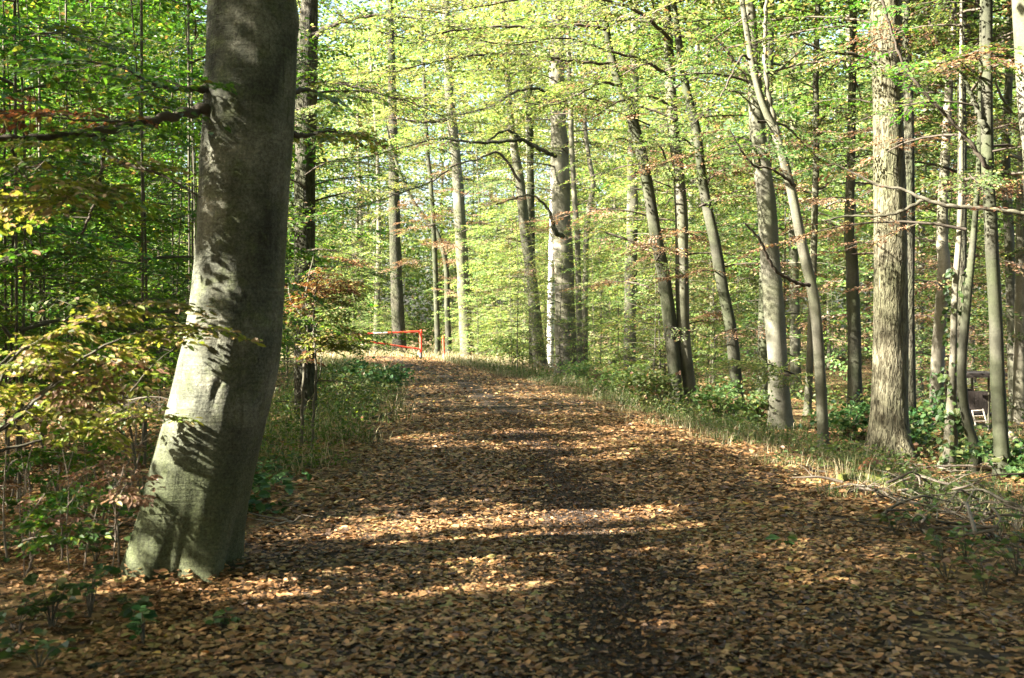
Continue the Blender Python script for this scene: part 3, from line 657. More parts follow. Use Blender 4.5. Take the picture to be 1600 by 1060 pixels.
limb('T23', [(1542, 208, 10), (1533, 190, 8), (1522, 160, 7), (1505, 120, 6), (1494, 85, 5)], seed=22, bark='moss')
traced('T24', 'beech_tree', 'pale thick trunk cut off by the right edge', [(1642, 760, 52), (1630, 500, 44), (1618, 250, 38), (1612, 180, 37), (1604, 80, 36), (1600, 0, 36)], 'beech', H=7, tall=.9, sides=22)
limb('T24', [(1622, 345, 9), (1600, 334, 7), (1540, 326, 6), (1479, 321, 6), (1434, 307, 5), (1411, 296, 4), (1374, 290, 4), (1343, 275, 3), (1306, 257, 2)], 11.5, 12.0, 'dry', seed=23, bark='stem', cover=.25, sc=(.3, .45), step=.45, thin=.4)
limb('T24', [(1450, 312, 6), (1442, 313, 6), (1404, 332, 5), (1366, 338, 4), (1321, 338, 3), (1290, 345, 2)], 12.0, 12.2, seed=24, bark='stem')
traced('T25', 'beech_tree', 'far grey trunk between the slender olive beech and the right edge', [(1585, 640, 16), (1583, 400, 15), (1575, 250, 14), (1580, 120, 12), (1582, 0, 10)], 'beech', Y=26, H=8, side=[(3, 1., 'mid')], tall=.8)
traced('T26', 'beech_tree', 'grey trunk in mid distance left of the mossy leaning trunk', [(984, 575, 19), (985, 460, 19), (988, 350, 18), (989, 230, 17), (991, 100, 14), (992, 0, 12)], 'beech', Y=36, H=8, side=[(4, 1.3, 'lime')], tall=.8, tallm='lime')
def ivy(key, z0, z1, n, L, r):
    t, base, Yb, axis = TREES[key]; rr = np.random.default_rng(n); P, D = [], []
    for _ in range(n):
        z = z0 + (z1 - z0) * rr.random() ** 1.6; a = rr.uniform(0, 6.28); e = np.array([math.cos(a), math.sin(a), 0]); P.append(axis(z) * [1, 1, 0] + [0, 0, z] + e * r * rr.uniform(.9, 1.7)); D.append(np.array([-e[1], e[0], 0]) * rr.normal() + [0, 0, -.6] + e * .3)
    m = MB(); P, D = np.array(P), np.array(D); leaf_faces(m, P, D, nz(P * [0, 0, 0] + D[:, ::-1] * .2 + np.array([-.3, -.8, .4]) + rr.normal(0, .4, P.shape)), rr.uniform(.6, 1.2, n) * L, rr, 'oval', width=.85)
    link('ivy', m.mesh('ivy_leaves', False), M['ivy'], t)
ivy('T20', .1, 2.6, 230, .085, .09); ivy('T19', .1, 1.0, 120, .09, .14)
# overhanging light green branches across the top centre
limb('T11', [(958, 98, 6), (942, 100, 5), (885, 94, 5), (859, 90, 5), (817, 85, 4), (749, 86, 4), (674, 98, 3), (620, 112, 2)], 20.8, 19.5, 'lime', seed=31, cover=.15, sc=(.6, 1.1), step=.17)
limb('T11', [(945, 45, 6), (900, 40, 5), (832, 43, 5), (780, 42, 4), (704, 49, 3), (640, 60, 2), (575, 45, 2)], 20.8, 18.8, 'lime', seed=32, cover=.15, sc=(.6, 1.1), step=.17)
limb('T11', [(990, 40, 4), (998, 30, 4), (1025, 18, 3), (1051, 4, 3), (1090, -20, 2)], 20.5, 19.8, 'lime', seed=33, cover=.0, sc=(.5, .8), step=.13)
limb('T11', [(968, 135, 5), (940, 130, 4), (900, 150, 3), (860, 165, 2), (820, 160, 2)], 20.5, 19.0, 'lime', seed=34, cover=.1, sc=(.5, .9), step=.15)
limb('T12', [(1045, 60, 7), (1000, 20, 6), (940, 0, 5), (860, -8, 4), (780, 5, 3), (700, 20, 2)], 20.5, 17.5, 'lime', seed=51, cover=.1, sc=(.7, 1.2), step=.14)
limb('T12', [(1047, 120, 6), (1005, 95, 5), (950, 80, 4), (880, 60, 3), (800, 70, 2), (740, 62, 2)], 20.5, 17.8, 'lime', seed=52, cover=.15, sc=(.6, 1.1), step=.15)
limb('T12', [(1049, 165, 5), (1010, 150, 4), (965, 160, 3), (925, 185, 2)], 20.5, 19, 'lime', seed=53, cover=.15, sc=(.5, .8), step=.14)
limb('T2', [(486, 60, 9), (520, 40, 7), (580, 25, 5), (640, 28, 3), (700, 40, 2)], 20.1, 19, 'lime', seed=54, cover=.15, sc=(.7, 1.1), step=.16)
limb('T2', [(484, 140, 7), (520, 130, 5), (570, 140, 4), (620, 155, 2)], 20.1, 19.4, 'lime', seed=55, cover=.15, sc=(.6, 1.0), step=.16)
limb('T8', [(880, 168, 8), (876, 166, 8), (855, 148, 6), (836, 138, 5), (802, 145, 4), (770, 165, 3), (720, 180, 2)], 39, 36, 'lime', seed=35, cover=.25, sc=(.9, 1.5), step=.2, bark='dark')
limb('T8', [(866, 164, 9), (859, 162, 8), (840, 153, 6), (817, 151, 5)], 39, 38.6, None, seed=36, bark='dark')
limb('T8', [(868, 243, 8), (859, 241, 7), (817, 219, 6), (791, 204, 4), (760, 222, 3)], 39, 38, 'lime', seed=37, cover=.6, sc=(.6, 1.0), step=.3, bark='dark')
limb('T8', [(812, 220, 5), (810, 219, 5), (775, 222, 5), (742, 223, 4), (685, 217, 3), (640, 228, 2), (560, 250, 2)], 38.4, 36.5, 'lime', seed=38, cover=.35, sc=(.8, 1.3), step=.25, bark='dark')
limb('T8', [(879, 370, 8), (868, 362, 7), (859, 332, 5), (845, 315, 4), (825, 305, 3), (775, 320, 2)], 39, 38.4, 'dry', seed=39, cover=.5, sc=(.5, .8), step=.4, thin=.6, bark='dark')
limb('T7', [(813, 285, 5), (780, 240, 4), (745, 250, 3), (712, 258, 3), (672, 285, 3), (625, 302, 2), (560, 325, 2)], 41, 38, 'lime', seed=40, cover=.3, sc=(.9, 1.4), step=.35, thin=.8)
limb('T4', [(708, 188, 7), (690, 189, 6), (657, 191, 4), (620, 185, 3)], 61, 59, 'dry', seed=41, cover=.2, sc=(1, 1.6), step=.4)
limb('T12', [(1063, 300, 5), (1045, 262, 4), (1035, 235, 3), (1020, 215, 2)], leaves='lime', seed=42, sc=(.5, .8), step=.12)
limb('T13', [(1100, 290, 5), (1120, 270, 4), (1140, 262, 3), (1165, 225, 2)], leaves='lime', seed=43, sc=(.4, .7), step=.2)
limb('T14', [(1215, 585, 6), (1240, 585, 4), (1200, 570, 3), (1160, 568, 2)], 17.5, 16.8, 'lime', seed=44, cover=.15, sc=(.35, .55), step=.09)
limb('T14', [(1180, 140, 8), (1150, 100, 6), (1120, 60, 4), (1090, 45, 3)], leaves='lime', seed=45, sc=(.5, .9), step=.15)
limb('T18', [(1400, 115, 9), (1440, 100, 7), (1480, 95, 5), (1530, 80, 3)], 13.6, 12.8, 'green', seed=46, cover=.1, sc=(.4, .7), step=.12)
limb('T18', [(1370, 100, 9), (1330, 85, 6), (1290, 80, 4), (1240, 60, 3)], 13.6, 13.0, 'mid', seed=47, cover=.2, sc=(.4, .7), step=.14)
print('traced')

# ------------------------------------------------------------------ shade trees added left of the path, mostly out of frame, to dapple it
k = 0
for x, y, H, r in [(-12.5, 2.5, 15, 4.2), (-13, 8.5, 15, 4), (-9.5, -1.0, 12, 3.6), (-15.5, -2, 17, 4), (-8.2, 5.8, 11, 3.2), (-12.5, 14.5, 15, 4), (-10, 20, 13, 3.6), (-17, 10, 18, 4), (-13.5, 26, 15, 4), (-12, 33, 14, 4), (-18, 20, 18, 4),
                   (-6.8, 0.8, 9.5, 2.8), (-10.5, 11, 12, 3.4), (-16, 39, 16, 3.6), (-8.0, 14.5, 10, 3.0), (-4.8, -4.0, 9, 3.2), (-19, 3.5, 19, 4), (-5.6, 2.4, 7.5, 2.3), (-14.5, 31, 16, 4), (-4.6, 3.6, 16, 4.2), (-5.5, -1.5, 17, 4.2), (-10.6, 3.4, 12, 3.2), (-12.2, .2, 15, 3.6), (-7.6, -1.8, 12, 3.2), (-9.2, -4.2, 13, 3.4), (-7.2, 3.2, 10, 2.6)]:
    c = crown_under(500 + k, (6.5 if x > -5.6 and H > 12 else max(2.2, H * .28)), H, r, 32 if y > 12 else 50, SPR_C, 'diamond', .42, False, 1., (1.1, 1.8), .45, 1.1)
    stock_tree(x, y, 'T', 'green', 'beech', 'tall dark green beech added left of the path to cast shade on it', 'added shade beeches left of the path', H / 19.0, unique=c); k += 1
# young beeches forming the dense left thicket
k = 0; rg = random.Random(3)
pl = []
for n in range(900):
    y = rg.uniform(8.5, 46); x = -rg.uniform(.15 if y < 20 else .1, .52) * y - rg.uniform(.5, 2.5)
    if x > path_c(y) - path_w(y) - 1.6: continue
    if any((x - a) ** 2 + (y - b) ** 2 < (1.0 + y * .035) ** 2 for a, b in pl): continue
    if -3.6 < x < -1.2 and y < 9.4: continue
    if 500 < 800 + x / y * F < 740 and y > 13: continue
    pl.append((x, y))
pl = [(x, y) for x, y in pl if not (800 + (x + 1.6) / y * F > 540 and y > 13)]
for x, y in pl[:96]:
    if y < 24:
        c = crown_under(700 + k, rg.uniform(.7, 1.4), rg.uniform(4.5, 7), 1.5, 25, SPR, 'oval', .32, y < 16, 1.)
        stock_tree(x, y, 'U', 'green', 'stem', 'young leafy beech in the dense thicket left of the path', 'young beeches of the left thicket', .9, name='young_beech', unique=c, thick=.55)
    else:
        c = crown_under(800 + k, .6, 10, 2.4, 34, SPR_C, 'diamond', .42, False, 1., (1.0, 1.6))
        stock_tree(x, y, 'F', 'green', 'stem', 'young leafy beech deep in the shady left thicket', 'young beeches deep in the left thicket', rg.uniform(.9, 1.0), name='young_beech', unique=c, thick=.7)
    k += 1
print('left', len(pl))
def scatter(n, xr, yr, dmin, test, seed, tries=4000):
    r = random.Random(seed); out = []
    for _ in range(tries):
        if len(out) >= n: break
        y = r.uniform(*yr); x = r.uniform(*xr)
        if abs(x) > .5 * y + 4 or not test(x, y) or any((x - a) ** 2 + (y - b) ** 2 < dmin ** 2 for a, b in out): continue
        out.append((x, y))
    return out
off = lambda x, y: (abs(x - path_c(y)) > path_w(y) + 2.2) and not (y < 58 and path_c(y) - path_w(y) - 3 < x < path_c(y) + path_w(y) + 2.4)
for x, y in scatter(58, (-34, 8), (57, 98), 3.0, lambda x, y: off(x, y) and x < .12 * y + 2 and not (575 < 800 + x / y * F < 745 and y < 84), 11):
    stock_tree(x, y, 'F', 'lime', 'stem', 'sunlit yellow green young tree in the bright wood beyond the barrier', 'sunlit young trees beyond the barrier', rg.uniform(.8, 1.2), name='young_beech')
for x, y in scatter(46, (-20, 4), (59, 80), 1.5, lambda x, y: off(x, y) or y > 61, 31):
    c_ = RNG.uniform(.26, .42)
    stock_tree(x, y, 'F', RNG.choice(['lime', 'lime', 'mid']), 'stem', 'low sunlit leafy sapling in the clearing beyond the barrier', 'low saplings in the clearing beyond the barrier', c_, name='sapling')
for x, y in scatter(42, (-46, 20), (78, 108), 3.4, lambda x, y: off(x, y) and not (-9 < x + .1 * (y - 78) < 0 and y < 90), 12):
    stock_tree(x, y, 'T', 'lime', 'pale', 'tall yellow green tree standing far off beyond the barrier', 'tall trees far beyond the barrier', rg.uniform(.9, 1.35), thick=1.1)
for x, y in scatter(18, (-3, 12), (30, 56), 3.2, lambda x, y: x > path_c(y) + path_w(y) + 1.8 and x < .16 * y + 1, 13):
    stock_tree(x, y, 'F', 'lime', 'stem', 'yellow green young beech behind the thick pale sunlit beech', 'young beeches right of the middle path', rg.uniform(.55, .85), name='young_beech')
for x, y in scatter(40, (4, 44), (22, 80), 3.4, lambda x, y: x > path_c(y) + path_w(y) + 3 and x > .12 * y, 14):
    stock_tree(x, y, 'F', RNG.choice(['mid', 'mid', 'lime', 'dry']), 'stem', 'young beech with thin layered branches in the open wood on the right', 'young beeches of the right wood', rg.uniform(.6, 1.0), name='young_beech')
for x, y in scatter(46, (5, 50), (24, 95), 3.2, lambda x, y: x > path_c(y) + path_w(y) + 3 and x > .10 * y, 15):
    stock_tree(x, y, 'T', RNG.choice(['mid', 'lime']), RNG.choice(['beech', 'moss', 'pale']), 'tall bare stemmed beech deep in the open wood on the right', 'tall beeches of the right wood', rg.uniform(.85, 1.2), thick=RNG.uniform(.7, 1.2))
for x, y in scatter(10, (-42, -8), (26, 44), 4.0, lambda x, y: x < path_c(y) - path_w(y) - 3, 16):
    stock_tree(x, y, 'T', 'green', 'dark', 'tall dark stemmed beech rising out of the left thicket', 'tall beeches in the left thicket', rg.uniform(.9, 1.2), thick=.8)

for x, y in [(-9, -9), (-4.5, -11), (0.5, -8.5), (5, -6), (9, -3), (8.5, 2), (11.5, 6.5), (13, -1), (12, -9), (4, -15), (-3, -18), (-12, -17), (9, -17), (17, 4), (16, -7), (6.2, 1.0), (14.5, 11), (18, 12), (2.2, -3.5), (-1.5, -6), (-7, -26), (4, -25), (15, -20)]:  # unseen trees added behind and beside the camera to occlude the sky
    stock_tree(x, y, 'T', 'mid', RNG.choice(['beech', 'moss']), 'unseen tall beech added around the viewer to block sky light', 'unseen sky blocking beeches around the viewer', RNG.uniform(.85, 1.1))
for x, y in [(3.8, 1.5), (5.0, 4.6), (6.8, 8.2), (8.6, 12.2), (10.6, 16.6), (10, 8.5)]:  # out-of-frame crowns added to cut sky light from overhead
    stock_tree(x, y, 'T', 'mid', 'beech', 'unseen tall beech added over the right bank to block overhead sky', 'unseen sky blocking beeches over the right bank', 1.45, thick=.8)
for x, y in [(7.2, .5), (8.6, 3.6), (10.2, 6.6), (12, 10), (6.8, -3), (11, 1.5), (13.5, 5), (15.5, 9.5), (9.5, -2.5), (4.5, -6.5), (0, -7.5), (17, 13), (19.5, 9), (14, 0)]:  # unseen young trees added to block low sky fill from the right
    stock_tree(x, y, 'F', 'mid', 'stem', 'unseen young beech added beyond the right bank to cut fill light', 'unseen light blocking young beeches beyond the right bank', RNG.uniform(.9, 1.15), name='young_beech')
# far wood, one mass
rng = np.random.default_rng(55)
cl = []
for _ in range(8000):
    y = rng.uniform(92, 125); x = rng.uniform(-.56, .56) * y; z = 37 * rng.random()
    if mnoise.noise(Vector((x * .12, y * .05, z * .12))) < -.12 and z > 11: continue
    cl.append((x, y, z))
cl = np.array(cl); n = 70; P = np.repeat(cl, n, 0) + rng.normal(0, 1, (len(cl) * n, 3)) * [1.3, 1.0, .8]
m = MB(); leaf_faces(m, P, rng.normal(0, 1, P.shape) * [1, 1, .4], nz(rng.normal(0, .6, P.shape) + [0, 0, 1]), rng.uniform(.25, .5, len(P)), rng, 'diamond')
tag(link('distant_woodland', m.mesh('distant_woodland', False), M['lime']), 'pale green mass of far woodland closing the view', 'woodland', kind='stuff')

# ------------------------------------------------------------------ saplings and near plants
def sapling(label, base_px, stems, Y=None, group=None, bark='stem', cat='sapling', cull=True):
    """stems: list of (pixel pts base->tip with widths, depth offset, leaf material, spray size, step, cover, thin)"""
    b = GP(*base_px) if Y is None else np.array([PX(base_px[0], base_px[1], Y)[0], Y, float(ground(PX(base_px[0], base_px[1], Y)[0], Y))])
    t = thing('sapling', label, cat, b, group)
    key = 's%d' % len(TREES); TREES[key] = (t, b, b[1], None)
    for q, (pts, dy, lm, sz, st, cv, th) in enumerate(stems):
        br = limb(key, pts, b[1], b[1] + dy, lm, seed=60 + q + len(TREES), bark=bark, cover=cv, sc=sz, step=st, thin=th, cull=cull); br.name = 'stem'
    return t
sapling('thin sapling with rusty and yellow green leaves beside the big leaning beech', (471, 697),
        [([(471, 697, 6), (474, 600, 5), (480, 520, 4), (478, 460, 3), (490, 400, 2)], 0, 'rust', (.35, .6), .18, .45, .6),
         ([(478, 540, 4), (500, 500, 3), (515, 488, 2), (532, 480, 2)], -.6, 'lime', (.35, .6), .10, .1, .9),
         ([(478, 560, 4), (510, 535, 3), (528, 522, 2)], -.5, 'edge', (.35, .6), .10, .2, .9),
         ([(480, 470, 3), (500, 440, 2), (520, 428, 2), (530, 405, 1)], -.3, 'rust', (.3, .5), .15, .1, .6),
         ([(480, 440, 3), (510, 430, 2), (528, 436, 2), (538, 448, 1)], .6, 'lime', (.4, .6), .12, .1, .8),
         ([(477, 500, 4), (455, 470, 3), (450, 440, 2)], .3, 'rust', (.4, .6), .08, .1, .8), ([(478, 530, 4), (495, 525, 3), (512, 538, 2)], -.2, 'lime', (.35, .55), .06, .1, 1), ([(478, 500, 3), (500, 470, 2), (525, 466, 1)], -.4, 'lime', (.4, .6), .07, .1, 1), ([(479, 480, 3), (495, 455, 2), (520, 440, 1)], -.5, 'rust', (.35, .5), .07, .1, .9)], cull=False)
sapling('thin bare stemmed sapling right of the rusty leaved sapling', (488, 705), [([(488, 705, 5), (490, 640, 4), (494, 580, 4), (490, 500, 3), (497, 430, 2)], .2, 'lime', (.3, .5), .2, .5, .8), ([(493, 600, 3), (500, 585, 2), (502, 560, 2)], 0, None, (.3, .4), .2, .5, 1)])
sapling('near sapling spreading pinkish and yellow leaves on long slanting twigs at the left edge', (-60, 720),
        [([(-70, 740, 9), (0, 672, 8), (65, 615, 7), (130, 560, 5), (200, 525, 3), (270, 510, 2)], .5, 'edge', (.25, .5), .075, .3, .8),
         ([(-70, 700, 7), (-20, 640, 6), (20, 560, 5), (90, 520, 4), (160, 490, 3), (205, 470, 2)], .4, 'edge', (.25, .45), .075, .35, .8),
         ([(40, 640, 5), (90, 600, 4), (150, 575, 3), (165, 568, 2)], .3, 'dry', (.2, .35), .1, .2, .6),
         ([(-60, 720, 6), (60, 690, 4), (150, 670, 3), (210, 650, 2)], .6, 'edge', (.25, .4), .09, .4, .8),
         ([(-60, 660, 6), (-20, 600, 4), (10, 560, 3), (40, 545, 2)], .2, 'edge', (.25, .45), .08, .3, .8)], Y=6.2)
sapling('sapling with yellow green fans of leaves just left of the big leaning beech', (215, 740),
        [([(215, 760, 5), (205, 680, 4), (190, 600, 3), (200, 550, 2), (250, 515, 2)], .3, 'lime', (.3, .55), .1, .45, .9), ([(205, 670, 3), (160, 640, 2), (190, 628, 2), (230, 620, 2)], -.4, 'edge', (.25, .45), .09, .2, .9),
         ([(198, 620, 3), (240, 570, 2), (280, 540, 2)], .3, 'green', (.35, .5), .1, .2, .9), ([(205, 690, 3), (150, 640, 2), (110, 600, 2)], .3, 'green', (.35, .5), .1, .3, .9)], Y=8.6)
# pale dead stems in the dark foot of the left thicket
rg = random.Random(21)
for q in range(26):
    px = rg.uniform(-5, 232); py = rg.uniform(770, 905) if px < 190 else rg.uniform(770, 830); h = rg.uniform(70, 210); ln = rg.uniform(-40, 40); w = rg.uniform(2, 5)
    b = GP(px, py); t = thing('bare_sapling', 'thin bare pale stem standing in the dark foot of the left thicket', 'sapling', b, 'bare stems left of the big beech')
    key = 'b%d' % q; TREES[key] = (t, b, b[1], None)
    s = limb(key, [(px, py + 4, w), (px + ln * .3 + rg.uniform(-6, 6), py - h * .35, w * .8), (px + ln * .5 + rg.uniform(-8, 8), py - h * .7, w * .6), (px + ln, py - h, w * .35)], bark='deadwood', seed=80 + q); s.name = 'stem'
    for _ in range(2):
        f = rg.uniform(.3, .8); sx = px + ln * f * .8; sy = py - h * f
        s = limb(key, [(sx, sy, w * .5), (sx + rg.uniform(-14, 14), sy - 14, w * .4), (sx + rg.choice([-1, 1]) * rg.uniform(15, 50), sy - rg.uniform(15, 50), w * .25)], b[1], b[1] + rg.uniform(-.4, .3), bark='deadwood', seed=180 + q, leaves=rg.choice([None, 'dry', 'green']), cover=.4, sc=(.15, .28), step=.12, thin=.6); s.name = 'twig'
# low green seedlings on the leaf litter
def seedling(px, py, n, hgt, spread, label, group, leafm='ivy', L=.07):
    b = GP(px, py); t = thing('seedling', label, 'plant', b, group); r = np.random.default_rng(int(px * 7 + py)); m, w = MB(), MB(); P, D = [], []
    for _ in range(n):
        a = r.uniform(0, 6.28); h = hgt * r.uniform(.4, 1); e = np.array([math.cos(a) * spread * r.random(), math.sin(a) * spread * r.random(), h])
        q = np.array([[0, 0, -.02], e * [.4, .4, .6], e]); tube(w, q, [.004, .003, .002], 4, cap=False)
        for k in range(5):
            P.append(e * (.7 + .3 * k / 4) + r.normal(0, .015, 3)); g = a + (k - 2) * .8; D.append([math.cos(g), math.sin(g), r.uniform(-.3, .3)])
    P, D = np.array(P), np.array(D); leaf_faces(m, P, D, nz(r.normal(0, .35, P.shape) + [0, -.3, 1]), r.uniform(.6, 1.2, len(P)) * L, r, 'oval', width=.75)
    link('leaves', m.mesh('seedling_leaves', False), M[leafm], t); link('stems', w.mesh('seedling_stems'), M['stem'], t)
for px, py, n, h, s in [(80, 985, 9, .28, .14), (140, 965, 8, .34, .16), (150, 880, 7, .3, .14), (215, 880, 5, .22, .1), (225, 1010, 5, .18, .12), (60, 1045, 6, .18, .14), (205, 965, 4, .12, .1), (350, 985, 3, .1, .08), (85, 860, 6, .3, .12), (28, 990, 5, .22, .12)]:
    seedling(px, py, n, h, s, 'low green seedling growing in the leaf litter at the lower left', 'green seedlings lower left')
for px, py, n, h, s in [(1225, 856, 4, .07, .10)]:
    seedling(px, py, n, h, s, 'small pale green plant lying alone among the leaves on the right of the path', None, 'ivy', .1)
for px, py, n, h, s in [(1455, 800, 12, .35, .25), (1440, 835, 12, .3, .25), (1510, 880, 12, .25, .3), (1560, 850, 12, .28, .3), (1480, 905, 10, .28, .25), (1590, 900, 10, .28, .25), (1540, 930, 8, .3, .2), (1400, 835, 8, .22, .2), (1590, 830, 12, .3, .25)]:
    seedling(px, py, n, h, s, 'low green bramble growing beside the fallen branches on the right bank', 'brambles by the fallen branches', 'mid', .06)
# bushes
def bush(px, py, rx, rz, n, label, leafm, group=None, L=.1):
    b = GP(px, py); t = thing('bush', label, 'bush', b, group); r = np.random.default_rng(int(px * 3 + py)); m, w = MB(), MB()
    cs = [np.array([r.normal(0, rx * .5), r.normal(0, rx * .5), rz * r.uniform(.15, 1)]) for _ in range(14)]
    for c in cs: tube(w, np.array([[0, 0, -.05], c * [.3, .3, .6], c]), [.012, .008, .003], 5, cap=False)
    cs = np.array(cs); P = cs[r.integers(len(cs), size=n)] + r.normal(0, 1, (n, 3)) * [rx * .25, rx * .25, rz * .13]; P[:, 2] = np.maximum(P[:, 2], .02)
    leaf_faces(m, P, r.normal(0, 1, P.shape) * [1, 1, .5], nz(r.normal(0, .5, P.shape) + [0, -.3, 1]), r.uniform(.5, 1.2, n) * L, r, 'oval', width=.75)
    link('foliage', m.mesh('bush_leaves', False), M[leafm], t); link('stems', w.mesh('bush_stems'), M['stem'], t)
for a in [(1330, 690, .5, .55, 700, 'low dark green holly bush at the left foot of the broad oak', 'ivy'), (1450, 690, .5, .5, 700, 'ivy bush between the broad oak and the ivy clad trunk', 'ivy'), (1545, 722, .6, .3, 700, 'dark ivy bush behind the slender olive beech at the right', 'ivy'), (1592, 745, .5, .4, 600, 'ivy bush at the right edge beyond the slender olive beech', 'ivy'),
          (985, 622, .7, .8, 900, 'yellow green bush on the right verge before the mossy leaning trunk', 'lime'), (1030, 640, .6, .7, 800, 'bushy growth at the foot of the mossy leaning trunk', 'mid'), (905, 600, .7, .6, 800, 'pale green bush at the foot of the thick sunlit beech', 'lime'), (1120, 662, .6, .7, 800, 'olive bush between the straight grey and the curved leaning trunks', 'mid'), (1185, 668, .5, .6, 700, 'olive bush left of the stout grey trunk', 'mid'), (760, 562, 1.2, 1.4, 1200, 'pale bush right of the red marker post', 'lime'), (800, 575, 1.0, 1.3, 1200, 'green bush left of the slim bent beech', 'green'),
          (520, 640, .9, .6, 1000, 'dark green bush on the left verge in front of the barrier', 'mid'), (575, 625, .8, .75, 1300, 'green weed clump on the left edge of the path', 'ivy'), (545, 600, .9, .5, 900, 'pale green weed clump on the far left verge', 'mid'), (330, 800, .5, .4, 500, 'dark weeds behind the big leaning beech', 'ivy')]:
    bush(*a[:6], a[6])

# ------------------------------------------------------------------ barrier, marker post, hunting stand
def box(mb, c, s, R=None):
    v = np.array([[x, y, z] for x in (-.5, .5) for y in (-.5, .5) for z in (-.5, .5)]) * s
    if R is not None: v = v @ R.T
    mb.add(v + c, [[0, 1, 3, 2], [4, 6, 7, 5], [0, 4, 5, 1], [2, 3, 7, 6], [0, 2, 6, 4], [1, 5, 7, 3]])
def pole(name, a, b, r, m, parent, origin, sides=14, rb=None):
    mm = MB(); a, b = np.array(a) - origin, np.array(b) - origin; t = np.linspace(0, 1, 5)[:, None]
    tube(mm, a + (b - a) * t, np.linspace(r, rb or r, 5), sides); return link(name, mm.mesh(name), M[m], parent)
g = GP(657.5, 560); Yg = g[1]; k = Yg / F
t = thing('barrier', 'red and white tubular swing barrier closing the far end of the path', 'barrier', g)
top = PX(657.5, 518, Yg); zb = top[2]
pole('post_foot', g + [0, 0, -.1], g + [0, 0, .28], 2.2 * k, 'metal', t, g)
pole('post', g + [0, 0, .28], [g[0], Yg, zb + .04], 2.1 * k, 'red', t, g)
E = PX(522, 524.5, Yg - 2.2); S0 = np.array([g[0], Yg, zb])
f1, f2 = .40, .56
pole('top_bar', S0, S0 + (E - S0) * f1, 1.35 * k, 'red', t, g); pole('white_band', S0 + (E - S0) * f1, S0 + (E - S0) * f2, 1.4 * k, 'white', t, g); pole('bar_end', S0 + (E - S0) * f2, E, 1.35 * k, 'red', t, g)
pole('strut', [g[0], Yg, PX(657, 546, Yg)[2]], E + [0, .02, -.06], 1.15 * k, 'red', t, g)
pole('hinge', [g[0], Yg, zb - .12], [g[0], Yg, zb - .04], 2.6 * k, 'red', t, g)
g2 = PX(693.5, 560, 55.0); g2[2] = float(ground(g2[0], 55.0)); k2 = g2[1] / F
t = thing('marker_post', 'short red marker post with a bare pale foot right of the barrier', 'post', g2)
pole('foot', g2 + [0, 0, -.1], PX(693.5, 553, g2[1]), 1.5 * k2, 'palewood', t, g2); pole('red_top', PX(693.5, 553, g2[1]), PX(692.5, 525, g2[1]), 1.7 * k2, 'red', t, g2)
# low wooden hide with a pale ladder behind the right trunks
hb = GP(1530, 672); Yh = hb[1]; kh = Yh / F
t = thing('hunting_hide', 'low dark wooden hide with flat roof half hidden behind the S-curved trunk', 'hide', hb)
def hp(px, py, dy=0): return PX(px, py, Yh + dy)
m = MB()
for q in range(7):
    c = hp(1507 + q * 6.2, 622); c[2] = (hp(0, 612)[2] + hp(0, 645)[2]) / 2; box(m, c - hb, (5.9 * kh, .03, 34 * kh))
    c2 = c + [0, .75, 0]; box(m, c2 - hb, (5.9 * kh, .03, 34 * kh))
box(m, hp(1526, 646, .375) - hb, (46 * kh, .74, .04)); link('cabin', m.mesh('cabin', False), M['plank'], t)
m = MB(); box(m, hp(1525, 584, .35) - hb, (60 * kh, 1.1, 5 * kh)); box(m, hp(1525, 588.5, -.22) - hb, (58 * kh, .06, 4 * kh)); link('roof', m.mesh('roof', False), M['plank'], t)
for px in (1505, 1548):
    for dy in (0, .75): pole('corner_post', [hp(px, 0)[0], Yh + dy, hb[2] - .3], [hp(px, 0)[0], Yh + dy, hp(0, 586)[2]], 1.8 * kh, 'stem', t, hb, 8)
lb = hp(1538, 672, -.9)
t = thing('ladder', 'pale wooden ladder leaning on the dark hide', 'ladder', [lb[0], lb[1], float(ground(lb[0], lb[1]))]); lo = np.array(t.location)
for a_, b_ in (((1526, 672), (1519, 642)), ((1544, 672), (1536, 640))): pole('rail', hp(*a_, -.9), hp(*b_, -.15), 1.2 * kh, 'palewood', t, lo, 8)
for q in range(4):
    f = q / 3.5 + .1; pole('rung', hp(1526 - 7 * f, 670 - 29 * f, -.9 + .75 * f), hp(1544 - 8 * f, 670 - 30 * f, -.9 + .75 * f), 1.0 * kh, 'palewood', t, lo, 8)

# ------------------------------------------------------------------ fallen wood
def fallen(name, label, pts, bark, group=None, twigs=0, lift=0.0, seed=0, cat='branch', sides=10):
    """lies on the ground: pts (pixel x, pixel y, pixel width)"""
    A = []
    for px, py, w in pts:
        p = GP(px, py); r = w / 2 * p[1] / F; A.append([p[0], p[1], p[2] + r * .7 + lift, r])
    A = np.array(A); base = A[0, :3].copy(); S = spline(A, 6 * len(A)); r = np.random.default_rng(seed)
    S[:, :3] -= base; m = MB(); tube(m, S[:, :3] + r.normal(0, 1, (len(S), 3)) * S[:, 3:4] * .12, S[:, 3], sides, disp=vnoise(seed, .15))
    t = thing(name, label, cat, base, group); link('wood', m.mesh(name), M[bark], t)
    for _ in range(twigs):
        i = r.integers(2, len(S) - 1); L = r.uniform(.15, .5); a = r.uniform(0, 6.28); d = np.array([math.cos(a) * L, math.sin(a) * L, L * r.uniform(.05, .5)])
        mm = MB(); tube(mm, S[i, :3] + np.array([d * 0, d * .5 + r.normal(0, .02, 3), d]), np.array([.5, .35, .15]) * max(S[i, 3], .008), 6); link('side_twig', mm.mesh('side_twig'), M[bark], t)
    return t
fallen('log', 'bright moss covered log lying on the right path edge', [(1312, 752, 11), (1340, 750, 12), (1370, 756, 12), (1420, 766, 10)], 'mosslog', seed=1, cat='log', sides=14)
